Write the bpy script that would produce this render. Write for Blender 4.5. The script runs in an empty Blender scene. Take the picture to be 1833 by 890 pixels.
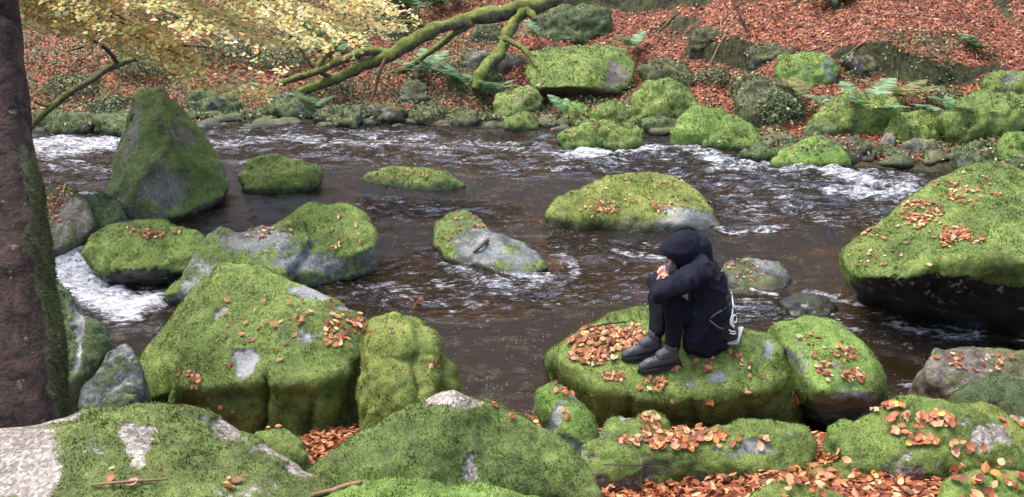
import bpy, bmesh, math, random
import numpy as np
from mathutils import Vector, Matrix
from mathutils.bvhtree import BVHTree
R = math.radians
random.seed(7); rng = np.random.default_rng(7)

# ------------------------------------------------------------------ camera
CAM = np.array([0.0, 0.0, 3.4]); PITCH = R(20); F = 1650.0; W0, H0 = 1833.0, 890.0
scene = bpy.context.scene
cam_d = bpy.data.cameras.new("camera"); cam = bpy.data.objects.new("camera", cam_d)
scene.collection.objects.link(cam); cam.location = CAM
cam.rotation_euler = (R(90) - PITCH, 0, 0)
cam_d.sensor_width = 36; cam_d.lens = 36 * F / W0; cam_d.clip_end = 500; cam_d.clip_start = 0.05
scene.camera = cam
# ------------------------------------------------------------------ light
SUN_EL, SUN_ROT = R(70), R(-75)
world = bpy.data.worlds.new("World"); scene.world = world; world.use_nodes = True
wn = world.node_tree; bg = wn.nodes['Background']
sky = wn.nodes.new('ShaderNodeTexSky'); sky.sky_type = 'NISHITA'; sky.sun_disc = False
sky.sun_elevation = SUN_EL; sky.sun_rotation = SUN_ROT; sky.air_density = 1.0; sky.dust_density = 4.0; sky.ozone_density = 0.6
wn.links.new(sky.outputs[0], bg.inputs[0]); bg.inputs[1].default_value = 0.148
sd = bpy.data.lights.new("sun", 'SUN'); sd.energy = 1.3; sd.angle = R(30); sd.color = (1, 0.96, 0.9)
sun = bpy.data.objects.new("sun", sd); scene.collection.objects.link(sun)
sdir = Vector((math.sin(SUN_ROT) * math.cos(SUN_EL), math.cos(SUN_ROT) * math.cos(SUN_EL), math.sin(SUN_EL)))
sun.rotation_euler = sdir.to_track_quat('Z', 'Y').to_euler()
vs = scene.view_settings; vs.view_transform = 'Standard'; vs.look = 'None'; vs.gamma = 1; vs.use_curve_mapping = False
vs.exposure = 1.72

# ------------------------------------------------------------------ helpers
COL = scene.collection
def ray(px, py):
    dx = (px - W0 / 2) / F; dy = (H0 / 2 - py) / F; c, s = math.cos(PITCH), math.sin(PITCH)
    return np.array([dx, c + dy * s, -s + dy * c])
def Pt(px, py, t): return CAM + t * ray(px, py)
def Pz(px, py, z): d = ray(px, py); return CAM + d * ((z - CAM[2]) / d[2])
def PY(px, py, Y): d = ray(px, py); return CAM + d * ((Y - CAM[1]) / d[1])
def proj(P):
    P = np.asarray(P) - CAM; c, s = math.cos(PITCH), math.sin(PITCH)
    t = P[..., 1] * c - P[..., 2] * s; u = P[..., 1] * s + P[..., 2] * c
    return W0 / 2 + P[..., 0] / t * F, H0 / 2 - u / t * F, t
def _h(ix, iy, iz, seed):
    n = (ix * 73856093) ^ (iy * 19349663) ^ (iz * 83492791) ^ (seed * 2654435761 % 2147483647)
    n = (n ^ (n >> 13)) * 1274126177 & 0x7fffffff
    n = (n ^ (n >> 16)) * 668265263 & 0x7fffffff
    return ((n ^ (n >> 15)) & 0xffffff) / 16777215.0
def vnoise(p, seed=0):
    p = np.asarray(p, float); i = np.floor(p).astype(np.int64); f = p - i; u = f * f * (3 - 2 * f); r = 0
    for a in (0, 1):
        for b in (0, 1):
            for c in (0, 1):
                w = (u[..., 0] if a else 1 - u[..., 0]) * (u[..., 1] if b else 1 - u[..., 1]) * (u[..., 2] if c else 1 - u[..., 2])
                r = r + w * _h(i[..., 0] + a, i[..., 1] + b, i[..., 2] + c, seed)
    return r * 2 - 1
def fbm(p, o=4, seed=0, gain=.5):
    p = np.asarray(p, float); r = 0; a = 1; n = 0
    for k in range(o):
        r = r + a * vnoise(p * 2.03 ** k + 17.3 * k, seed + k); n += a; a *= gain
    return r / n
def sstep(x, a, b):
    t = np.clip((x - a) / (b - a), 0, 1); return t * t * (3 - 2 * t)
def tag(o, label=None, cat=None, group=None, kind=None):
    if label: o['label'] = label
    if cat: o['category'] = cat
    if group: o['group'] = group
    if kind: o['kind'] = kind
    return o
def mesh_np(name, V, Fc, mat=None, parent=None, smooth=True, attrs=None):
    """V (n,3); Fc (m,k) int array of equal-size faces"""
    me = bpy.data.meshes.new(name); V = np.ascontiguousarray(V, dtype=np.float32); Fc = np.ascontiguousarray(Fc, dtype=np.int32)
    m, k = Fc.shape
    me.vertices.add(len(V)); me.vertices.foreach_set('co', V.ravel())
    me.loops.add(m * k); me.loops.foreach_set('vertex_index', Fc.ravel())
    me.polygons.add(m); me.polygons.foreach_set('loop_start', np.arange(0, m * k, k, dtype=np.int32))
    try: me.polygons.foreach_set('loop_total', np.full(m, k, dtype=np.int32))
    except Exception: pass
    me.polygons.foreach_set('use_smooth', np.full(m, smooth, dtype=bool))
    for n, a in (attrs or {}).items():
        at = me.attributes.new(n, 'FLOAT', 'POINT'); at.data.foreach_set('value', np.ascontiguousarray(a, dtype=np.float32))
    me.update(calc_edges=True); me.validate()
    if mat: me.materials.append(mat)
    o = bpy.data.objects.new(name, me); COL.objects.link(o)
    if parent: o.parent = parent
    return o
def mesh_list(name, V, Fl, mat=None, parent=None, smooth=True):
    me = bpy.data.meshes.new(name); me.from_pydata([tuple(map(float, v)) for v in V], [], Fl); me.update()
    me.polygons.foreach_set('use_smooth', np.full(len(me.polygons), smooth, dtype=bool))
    if mat: me.materials.append(mat)
    o = bpy.data.objects.new(name, me); COL.objects.link(o)
    if parent: o.parent = parent
    return o
def empty(name, loc=(0, 0, 0)):
    o = bpy.data.objects.new(name, None); o.location = loc; COL.objects.link(o); o.empty_display_size = .1
    return o
def adopt(child, par):
    """parent to an empty that has only a location; keep world place"""
    child.parent = par; child.matrix_parent_inverse = Matrix.Translation(-Vector(par.location)); return child
def hull_bm(bm, pts):
    vs_ = [bm.verts.new(tuple(map(float, p))) for p in pts]
    r = bmesh.ops.convex_hull(bm, input=vs_)
    junk = [g for g in set(r['geom_interior'] + r['geom_unused']) if isinstance(g, bmesh.types.BMVert)]
    bmesh.ops.delete(bm, geom=junk, context='VERTS')
_sph = []
for i in range(7):
    th = math.pi * (i + .5) / 7
    for j in range(10): _sph.append((math.sin(th) * math.cos(j * .6283), math.sin(th) * math.sin(j * .6283), math.cos(th)))
_sph += [(0, 0, 1), (0, 0, -1)]; _sph = np.array(_sph)
def cone(bm, a, b, ra, rb):
    a = np.array(a, float); b = np.array(b, float); hull_bm(bm, list(a + _sph * ra) + list(b + _sph * rb))
def chain(bm, pts):
    for p, q in zip(pts[:-1], pts[1:]): cone(bm, p[:3], q[:3], p[3], q[3])
def remesh(bm, voxel, smooth=6):
    """voxel union of closed shells; returns V, quad/tri faces of the result"""
    me = bpy.data.meshes.new('tmp'); bm.to_mesh(me); bm.free()
    o = bpy.data.objects.new('tmp', me); COL.objects.link(o)
    m = o.modifiers.new('r', 'REMESH'); m.mode = 'VOXEL'; m.voxel_size = voxel
    if smooth:
        s = o.modifiers.new('s', 'SMOOTH'); s.factor = .5; s.iterations = smooth
    dg = bpy.context.evaluated_depsgraph_get(); dg.update()
    e = o.evaluated_get(dg); r = e.to_mesh()
    n = len(r.vertices); V = np.empty(n * 3, np.float32); r.vertices.foreach_get('co', V); V = V.reshape(-1, 3).astype(float)
    L = np.empty(len(r.loops), np.int32); r.loops.foreach_get('vertex_index', L)
    k = len(r.loops) // len(r.polygons); Q = L.reshape(-1, k)
    e.to_mesh_clear(); bpy.data.objects.remove(o); bpy.data.meshes.remove(me)
    return V, Q
def normals(V, Q):
    fn = np.cross(V[Q[:, 2]] - V[Q[:, 0]], V[Q[:, 3 if Q.shape[1] > 3 else 1]] - V[Q[:, 1 if Q.shape[1] > 3 else 0]])
    if Q.shape[1] == 3: fn = np.cross(V[Q[:, 1]] - V[Q[:, 0]], V[Q[:, 2]] - V[Q[:, 0]])
    N = np.zeros_like(V)
    for k in range(Q.shape[1]):
        for c in range(3): N[:, c] += np.bincount(Q[:, k], fn[:, c], len(V))
    return N / (np.linalg.norm(N, axis=1, keepdims=True) + 1e-12)

# ------------------------------------------------------------------ materials
def newmat(name):
    m = bpy.data.materials.new(name); m.use_nodes = True; nt = m.node_tree; nt.nodes.clear()
    out = nt.nodes.new('ShaderNodeOutputMaterial'); return m, nt, out
class NB:
    def __init__(s, nt): s.nt = nt
    def n(s, t, **kw):
        x = s.nt.nodes.new(t)
        for k, v in kw.items():
            if k.startswith('i_'): x.inputs[k[2:].replace('_', ' ')].default_value = v
            else: setattr(x, k, v)
        return x
    def l(s, a, b): s.nt.links.new(a, b)
    def noise(s, vec, scale, detail=4, rough=.5, dist=0):
        x = s.n('ShaderNodeTexNoise'); x.inputs['Scale'].default_value = scale; x.inputs['Detail'].default_value = detail
        x.inputs['Roughness'].default_value = rough; x.inputs['Distortion'].default_value = dist
        if vec is not None: s.l(vec, x.inputs['Vector'])
        return x.outputs[0]
    def ramp(s, fac, stops, interp='LINEAR'):
        x = s.n('ShaderNodeValToRGB'); x.color_ramp.interpolation = interp; e = x.color_ramp.elements
        while len(e) < len(stops): e.new(.5)
        for q, (p, c) in zip(e, stops): q.position = p; q.color = (*c, 1) if len(c) == 3 else c
        s.l(fac, x.inputs[0]); return x.outputs[0]
    def mix(s, f, a, b, bt='MIX'):
        x = s.n('ShaderNodeMix', data_type='RGBA', blend_type=bt)
        for v, i in ((f, 0), (a, 6), (b, 7)):
            if isinstance(v, (int, float)): x.inputs[i].default_value = v
            elif isinstance(v, tuple): x.inputs[i].default_value = (*v, 1)
            else: s.l(v, x.inputs[i])
        return x.outputs[2]
    def math(s, op, a, b=0, c=0, clamp=False):
        x = s.n('ShaderNodeMath', operation=op, use_clamp=clamp)
        for i, v in enumerate((a, b, c)):
            if isinstance(v, (int, float)): x.inputs[i].default_value = v
            else: s.l(v, x.inputs[i])
        return x.outputs[0]
    def smooth(s, v, a, b, lo=0, hi=1):
        x = s.n('ShaderNodeMapRange', interpolation_type='SMOOTHSTEP')
        s.l(v, x.inputs[0])
        for i, q in zip((1, 2, 3, 4), (a, b, lo, hi)): x.inputs[i].default_value = q
        return x.outputs[0]
    def bump(s, h, st, dist, nrm=None):
        x = s.n('ShaderNodeBump'); x.inputs['Strength'].default_value = st; x.inputs['Distance'].default_value = dist
        s.l(h, x.inputs['Height'])
        if nrm is not None: s.l(nrm, x.inputs['Normal'])
        return x.outputs[0]
    def attr(s, name): return s.n('ShaderNodeAttribute', attribute_name=name).outputs['Fac']
    def geo(s): return s.n('ShaderNodeNewGeometry')
    def princ(s, col, rough=.8, spec=.3, nrm=None):
        x = s.n('ShaderNodeBsdfPrincipled')
        for v, k in ((col, 'Base Color'), (rough, 'Roughness'), (spec, 'Specular IOR Level')):
            if isinstance(v, tuple): x.inputs[k].default_value = (*v, 1)
            elif isinstance(v, (int, float)): x.inputs[k].default_value = v
            else: s.l(v, x.inputs[k])
        if nrm is not None: s.l(nrm, x.inputs['Normal'])
        return x
MOSS = {  # dark, mid, bright
    'green':  ((.028, .044, .010), (.108, .155, .030), (.235, .305, .080)),
    'yellow': ((.038, .047, .010), (.135, .165, .030), (.270, .310, .080)),
    'brownish': ((.026, .034, .010), (.095, .126, .028), (.200, .265, .072)),
    'dark_green':  ((.024, .038, .010), (.088, .128, .028), (.185, .245, .068)),  # moss that is itself a darker green
    'deep':   ((.018, .029, .013), (.060, .088, .030), (.135, .180, .070)),
    'fresh':  ((.028, .050, .010), (.105, .170, .030), (.220, .325, .080)),
    'dull':   ((.020, .023, .010), (.074, .082, .032), (.150, .165, .070)),
}
STONE = {
    'grey':   ((.060, .062, .058), (.135, .140, .135), (.27, .28, .27)),
    'wet':    ((.022, .024, .021), (.072, .080, .074), (.22, .24, .235)),
    'brown':  ((.026, .022, .015), (.088, .076, .054), (.19, .17, .13)),
    'granite': ((.05, .043, .036), (.14, .12, .098), (.31, .275, .235)),
    'dark':   ((.008, .007, .006), (.024, .022, .018), (.06, .06, .05)),
    'black':  ((.003, .003, .003), (.007, .006, .005), (.018, .016, .012)),  # shade of the undercuts put into the stone colour
}
_mc = {}
def mosscol(b, pos, key, extra=None):
    d, m, h = MOSS[key]
    n1 = b.noise(pos, 2.3, 5, .6); n2 = b.noise(pos, 16, 5, .65); n3 = b.noise(pos, 75, 3, .6)
    f = b.math('ADD', b.math('MULTIPLY', n1, .40), b.math('ADD', b.math('MULTIPLY', n2, .36), b.math('MULTIPLY', n3, .24)))
    if extra is not None: f = b.math('ADD', f, b.math('MULTIPLY_ADD', extra, .12, -.05))
    c = b.ramp(f, [(.35, d), (.50, m), (.65, h)])
    br = b.smooth(b.noise(pos, 4.1, 4, .6), .56, .72)
    return b.mix(b.math('MULTIPLY', br, .38), c, (.12, .095, .034)), f
def mat_rock(key='green', stone='grey', bump=1.0):
    k = ('r', key, stone, bump)
    if k in _mc: return _mc[k]
    m, nt, out = newmat('mossy_stone_' + key + '_' + stone); b = NB(nt); g = b.geo(); pos = g.outputs['Position']
    mc, mf = mosscol(b, pos, key)
    sdark, smid, shi = STONE[stone]
    n1 = b.noise(pos, 3.2, 6, .62); n2 = b.noise(pos, 38 if stone != 'granite' else 60, 4, .7)
    sf = b.math('ADD', b.math('MULTIPLY', n1, .5), b.math('MULTIPLY', n2, .5))
    sc = b.ramp(sf, [(.36, sdark), (.5, smid), (.66, shi)])
    if stone == 'granite':
        v = b.n('ShaderNodeTexVoronoi'); v.inputs['Scale'].default_value = 75; b.l(pos, v.inputs['Vector'])
        vc = b.n('ShaderNodeSeparateColor'); b.l(v.outputs['Color'], vc.inputs[0])
        sp = b.ramp(vc.outputs[0], [(.0, (.035, .025, .022)), (.25, (.10, .08, .065)), (.55, (.20, .168, .138)), (.8, (.32, .29, .245)), (1, (.48, .46, .42))])
        sc = b.mix(.55, sc, sp)
    lich = b.smooth(b.noise(pos, 7.5, 5, .65), .60, .66)
    sc = b.mix(b.math('MULTIPLY', lich, .05 if stone == 'dark' else .35), sc, (.36, .40, .34))
    wet = b.attr('wet')
    sc = b.mix(wet, sc, b.mix(.86, sc, (.012, .012, .010)))
    mcw = b.mix(wet, mc, b.mix(.80, mc, (.010, .013, .005)))
    a = b.math('ADD', b.attr('moss'), b.math('MULTIPLY_ADD', b.noise(pos, 17, 6, .75), 1.7, -.85))
    mk = b.smooth(a, .40, .60)
    col = b.mix(mk, sc, mcw)
    hs = b.math('ADD', b.math('MULTIPLY', n1, .8), b.math('MULTIPLY', n2, .25))
    hm = b.math('ADD', b.math('MULTIPLY', b.noise(pos, 30, 6, .7), 1.0), b.math('MULTIPLY', b.noise(pos, 140, 3, .7), .35))
    x = b.n('ShaderNodeMix', data_type='FLOAT'); b.l(mk, x.inputs[0]); b.l(hs, x.inputs[2]); b.l(hm, x.inputs[3])
    nr = b.bump(x.outputs[0], .7 * bump, .03)
    ro = b.math('MULTIPLY_ADD', mk, .35, .42); ro = b.math('SUBTRACT', ro, b.math('MULTIPLY', wet, .22))
    p = b.princ(col, ro, .35, nr); b.l(p.outputs[0], out.inputs[0]); _mc[k] = m; return m
def mat_moss(key='green'):
    k = ('m', key)
    if k in _mc: return _mc[k]
    m, nt, out = newmat('moss_tufts_' + key); b = NB(nt); g = b.geo()
    c, f = mosscol(b, g.outputs['Position'], key, g.outputs['Random Per Island'])
    c = b.mix(b.attr('wet'), c, b.mix(.75, c, (.010, .013, .005)))
    p = b.princ(c, .75, .25)
    tr = b.n('ShaderNodeBsdfTranslucent'); b.l(c, tr.inputs[0]); mx = b.n('ShaderNodeMixShader'); mx.inputs[0].default_value = .42
    b.l(p.outputs[0], mx.inputs[1]); b.l(tr.outputs[0], mx.inputs[2]); b.l(mx.outputs[0], out.inputs[0]); _mc[k] = m; return m
def mat_leafy(name, stops, trans=.35, rough=.55, spec=.4, const=None):
    m, nt, out = newmat(name); b = NB(nt); g = b.geo()
    if const: c = b.mix(b.noise(g.outputs['Position'], 60, 4, .6), tuple(x * .62 for x in const), tuple(min(1, x * 1.35) for x in const))
    else:
        c = b.ramp(g.outputs['Random Per Island'], stops)
        c = b.mix(.25, c, b.mix(b.noise(g.outputs['Position'], 50, 3, .6), (.02, .015, .01), (.9, .8, .6)), 'OVERLAY')
    p = b.princ(c, rough, spec)
    tr = b.n('ShaderNodeBsdfTranslucent'); b.l(c, tr.inputs[0]); mx = b.n('ShaderNodeMixShader'); mx.inputs[0].default_value = trans
    b.l(p.outputs[0], mx.inputs[1]); b.l(tr.outputs[0], mx.inputs[2]); b.l(mx.outputs[0], out.inputs[0]); return m
LITTER = [(0, (.10, .035, .018)), (.22, (.20, .060, .026)), (.45, (.33, .105, .038)), (.65, (.44, .17, .070)), (.82, (.50, .26, .13)), (.94, (.60, .38, .23)), (1, (.66, .46, .18))]
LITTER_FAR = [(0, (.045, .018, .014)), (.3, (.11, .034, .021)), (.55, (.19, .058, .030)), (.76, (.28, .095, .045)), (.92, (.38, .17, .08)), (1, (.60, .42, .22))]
M_litter = mat_leafy('beech_litter', LITTER, .25)
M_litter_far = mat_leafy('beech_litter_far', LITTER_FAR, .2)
M_leafk = {'coppery': mat_leafy('leaf_copper', None, .25, const=(.34, .112, .046)),
           'dark brown': mat_leafy('leaf_brown', None, .2, const=(.17, .060, .032)),
           'pale tan': mat_leafy('leaf_tan', None, .3, const=(.56, .31, .17)),
           'orange': mat_leafy('leaf_orange', None, .35, const=(.55, .21, .035)),
           'yellow': mat_leafy('leaf_yellow', None, .4, const=(.68, .46, .09))}
M_canopy = mat_leafy('beech_canopy', [(0, (.26, .34, .14)), (.2, (.50, .58, .30)), (.38, (.72, .66, .30)), (.58, (.84, .66, .27)), (.74, (.72, .42, .14)), (.86, (.88, .80, .48)), (.95, (.90, .86, .66)), (1, (.72, .80, .58))], .5, .45)
M_fern = mat_leafy('fern_green', [(0, (.07, .14, .06)), (.5, (.14, .26, .12)), (1, (.23, .38, .20))], .35)
M_fernd = mat_leafy('fern_dull', [(0, (.08, .10, .03)), (.5, (.17, .18, .06)), (1, (.28, .22, .08))], .35)
M_bramble = mat_leafy('bramble_green', [(0, (.02, .04, .018)), (.4, (.05, .09, .035)), (.7, (.11, .16, .07)), (.88, (.20, .25, .12)), (1, (.45, .42, .18))], .3)
def mat_simple(name, col, rough=.7, spec=.3, ns=0, amp=.3, bump=0, bscale=60):
    m, nt, out = newmat(name); b = NB(nt); pos = b.geo().outputs['Position']; c = col
    if ns: c = b.mix(b.noise(pos, ns, 5, .65), tuple(x * (1 - amp) for x in col), tuple(min(1, x * (1 + amp)) for x in col))
    nr = b.bump(b.noise(pos, bscale, 4, .6), bump, .01) if bump else None
    p = b.princ(c, rough, spec, nr); b.l(p.outputs[0], out.inputs[0]); return m
def mat_bark(name, dark, light, moss=.5, mossk='green', stretch=(9, 9, 2.2)):
    m, nt, out = newmat(name); b = NB(nt); g = b.geo(); pos = g.outputs['Position']
    mp = b.n('ShaderNodeMapping'); mp.inputs['Scale'].default_value = stretch; b.l(pos, mp.inputs[0])
    n = b.noise(mp.outputs[0], 1.4, 7, .68, .6)
    c = b.ramp(n, [(.36, dark), (.52, tuple((p + q) / 2 for p, q in zip(dark, light))), (.68, light)])
    lich = b.smooth(b.noise(pos, 13, 5, .7), .63, .68); c = b.mix(b.math('MULTIPLY', lich, .5), c, (.34, .33, .30))
    mc, mf = mosscol(b, pos, mossk)
    a = b.math('ADD', b.attr('moss'), b.math('MULTIPLY_ADD', b.noise(pos, 11, 5, .7), 1.3, -.65))
    mk = b.smooth(a, .42, .58); c = b.mix(mk, c, mc)
    h = b.math('ADD', n, b.math('MULTIPLY', b.noise(pos, 60, 4, .7), .3))
    p = b.princ(c, .8, .25, b.bump(h, 1, .07)); b.l(p.outputs[0], out.inputs[0]); return m
M_trunk = mat_bark('dark_bark', (.010, .006, .005), (.105, .062, .050), mossk='dull', stretch=(5, 5, 8))
M_limb = mat_bark('mossy_bark', (.035, .030, .020), (.16, .14, .10), mossk='yellow', stretch=(6, 6, 6))
M_twig = mat_simple('twig_bark', (.045, .036, .026), .8, .3, 30, .5)
M_stick = mat_simple('dead_stick', (.20, .125, .075), .7, .3, 40, .4)

# ------------------------------------------------------------------ water level and ground
def wz(X, Y):
    X = np.asarray(X, float); Y = np.asarray(Y, float)
    r = sstep(X, -3.6, -.6); wdt = .55 + 4.9 * r
    return .28 * sstep(Y - (8.15 - .4 * r), 0, 1 * wdt)
_shore = np.array([Pz(px, py, .28)[:2] for px, py in ((-700, 232), (-300, 232), (60, 232), (250, 236), (400, 224), (560, 222), (700, 222), (950, 226), (1170, 236), (1370, 268), (1540, 288), (1700, 292), (1833, 312), (2100, 330), (2500, 350))])
def shoreY(X):
    return np.interp(X, _shore[:, 0], _shore[:, 1])
def ground(X, Y, fine=True):
    X = np.asarray(X, float); Y = np.asarray(Y, float)
    P = np.stack([X, Y, 0 * X], -1)
    n1 = fbm(P * .55, 3, 5); n2 = fbm(P * 2.3, 3, 9)
    yn = Y + .35 * n1 + .15 * sstep(-X, 1, 4)
    near = np.interp(yn, [-30, 0, 2.2, 3.4, 4.2, 4.9, 5.25, 5.8, 6.5, 7.5], [6, 1.95, 1.45, .92, .62, .36, .22, -.2, -.42, -.6]) + .05 * n2
    d = Y - shoreY(X) + .35 * n1
    far = np.where(d < 0, .30 + .55 * d, .30 + .13 * np.minimum(d, 1.2) + .30 * np.clip(d - 1.2, 0, 4.3) + .52 * np.clip(d - 5.5, 0, 40))  # unseen upper slope steepened to keep low sky out of the water's reflections
    right = sstep(X, 2.6, 4.0)
    d0 = 3.0 + .55 * fbm(np.stack([X * .9, 0 * X, 0 * X], -1), 3, 21)
    right = right * sstep(vnoise(np.stack([X * 1.1, 0 * X, 0 * X + 5], -1), 44), -.5, .0) * (1 - .6 * sstep(X, 6.0, 7.5))
    far = far + right * (.34 * sstep(d, d0, d0 + .14) - .10 * sstep(d, d0 - 1.6, d0) * (1 - sstep(d, d0, d0 + .14)))
    d1 = 5.0 + .6 * fbm(np.stack([X * .7, 0 * X + 3, 0 * X], -1), 3, 22)
    far = far + .22 * sstep(d, d1, d1 + .15) * sstep(X, -1, 1) * (1 - sstep(X, 3, 4))
    far = far + np.clip(d, 0, 1) * (.10 * n1 + .10 * n2 + .05 * fbm(P * 7, 3, 31))
    bed = wz(X, Y) - .34 + .10 * n2 + .12 * n1
    return np.maximum(np.maximum(near, far), bed)
def surf(X, Y): return np.maximum(ground(X, Y), wz(X, Y))
def base_t(px, py):
    """forward depth at which the ray meets the ground or the water"""
    d = ray(px, py); t = np.linspace(2.5, 30, 1400)
    P = CAM + t[:, None] * d; below = P[:, 2] < surf(P[:, 0], P[:, 1])
    return float(t[np.argmax(below)]) if below.any() else 25.0

gy = np.concatenate([np.linspace(-14, 2, 20, endpoint=False), np.arange(2, 7, .05), np.arange(7, 11.5, .12), np.arange(11.5, 23, .055), np.linspace(23, 55, 60)])
gx = np.concatenate([np.linspace(-45, -10, 25, endpoint=False), np.arange(-10, 10, .06), np.linspace(10, 45, 26)])
GX, GY = np.meshgrid(gx, gy); GZ = ground(GX, GY)
V = np.stack([GX, GY, GZ], -1).reshape(-1, 3); nx = len(gx); ny = len(gy)
idx = np.arange(nx * ny).reshape(ny, nx)
Q = np.stack([idx[:-1, :-1], idx[:-1, 1:], idx[1:, 1:], idx[1:, :-1]], -1).reshape(-1, 4)
m, nt, out = newmat('forest_floor'); b = NB(nt); g = b.geo(); pos = g.outputs['Position']
sep = b.n('ShaderNodeSeparateXYZ'); b.l(g.outputs['Normal'], sep.inputs[0])
flat = b.smooth(b.math('ADD', sep.outputs[2], b.math('MULTIPLY_ADD', b.noise(pos, 4, 4, .6), .25, -.12)), .68, .86)
lv = b.n('ShaderNodeTexVoronoi'); lv.inputs['Scale'].default_value = 26; b.l(pos, lv.inputs['Vector'])
sp2 = b.n('ShaderNodeSeparateColor'); b.l(lv.outputs['Color'], sp2.inputs[0])
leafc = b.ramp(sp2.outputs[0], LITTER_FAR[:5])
earth = b.ramp(b.noise(pos, 9, 6, .7), [(.35, (.012, .010, .007)), (.5, (.035, .034, .016)), (.66, (.06, .075, .025))])
col = b.mix(flat, earth, leafc); col = b.mix(b.attr('shore'), col, earth)
sz = b.n('ShaderNodeSeparateXYZ'); b.l(pos, sz.inputs[0])
bedc = b.ramp(b.noise(pos, 2.2, 6, .65), [(.35, (.045, .030, .014)), (.5, (.13, .088, .042)), (.68, (.30, .215, .11))])
col = b.mix(b.attr('bed'), col, bedc)
p = b.princ(col, .85, .2, b.bump(b.noise(pos, 28, 5, .7), .8, .04)); b.l(p.outputs[0], out.inputs[0])
bedm = (V[:, 2] < wz(V[:, 0], V[:, 1]) - .06).astype(float)
gr = mesh_np('ground', V, Q, m, attrs={'bed': bedm, 'shore': 1 - sstep(V[:, 2] - wz(V[:, 0], V[:, 1]), .03, .16)}); tag(gr, kind='structure')

# ------------------------------------------------------------------ rocks
def seg_dist(X, Y, pl):
    d = np.full(X.shape, 1e9)
    for a, c in zip(pl[:-1], pl[1:]):
        ab = c - a; L = (ab ** 2).sum() + 1e-9
        u = np.clip(((X - a[0]) * ab[0] + (Y - a[1]) * ab[1]) / L, 0, 1)
        d = np.minimum(d, np.hypot(X - a[0] - u * ab[0], Y - a[1] - u * ab[1]))
    return d
BV = []          # (name, BVHTree, V)
def to_px(o, by, t0, lean, ):
    r = []
    for q in o:
        h = (by - q[1]) * t0 / F
        dt = lean * max(h, 0) + (q[2] if len(q) > 2 else 0)
        r.append((q[0], q[1], t0 + dt))
    return r
def lobe_points(o, by, t0, lean, thick, bulge, pts, drop=.35):
    o3 = to_px(o, by, t0, lean); A = np.array(o3, float); c = A.mean(0)
    W = [Pt(*q) for q in o3]
    size = (A[:, 0].max() - A[:, 0].min() + A[:, 1].max() - A[:, 1].min()) / 2 * t0 / F
    res = list(W)
    for s, k in ((.82, .5), (.55, .85), (.2, 1.0)):            # towards the viewer
        for q in A:
            x = c + (q - c) * s; h = max((by - x[1]) * t0 / F, 0)
            res.append(Pt(x[0], x[1], t0 + lean * h - bulge * size * k * .5 if len(o[0]) < 3 else x[2] - bulge * size * k * .5))
    for s, k in ((.88, .5), (.6, .95), (.25, 1.0)):            # and away
        for q in A:
            x = c + (q - c) * s; res.append(Pt(x[0], x[1] + 4, x[2] + thick * k))
    for (px, py, dt) in pts: 
        h = max((by - py) * t0 / F, 0); res.append(Pt(px, py, t0 + lean * h + dt))
    low = [w for w, q in zip(W, A) if q[1] > A[:, 1].max() - .35 * (A[:, 1].max() - A[:, 1].min())]
    cw = np.mean(W, 0)
    for w in low:
        v = cw + (w - cw) * .92; res.append(np.array([v[0], v[1], w[2] - drop])); res.append(np.array([v[0], v[1] + thick * .8, w[2] - drop]))
    return res
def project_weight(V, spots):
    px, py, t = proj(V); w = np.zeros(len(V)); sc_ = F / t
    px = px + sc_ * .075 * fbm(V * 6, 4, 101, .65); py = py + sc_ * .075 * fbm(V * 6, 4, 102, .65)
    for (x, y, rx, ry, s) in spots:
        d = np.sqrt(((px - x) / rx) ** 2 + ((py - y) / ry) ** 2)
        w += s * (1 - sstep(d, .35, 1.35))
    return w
NTUFT = 0
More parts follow.
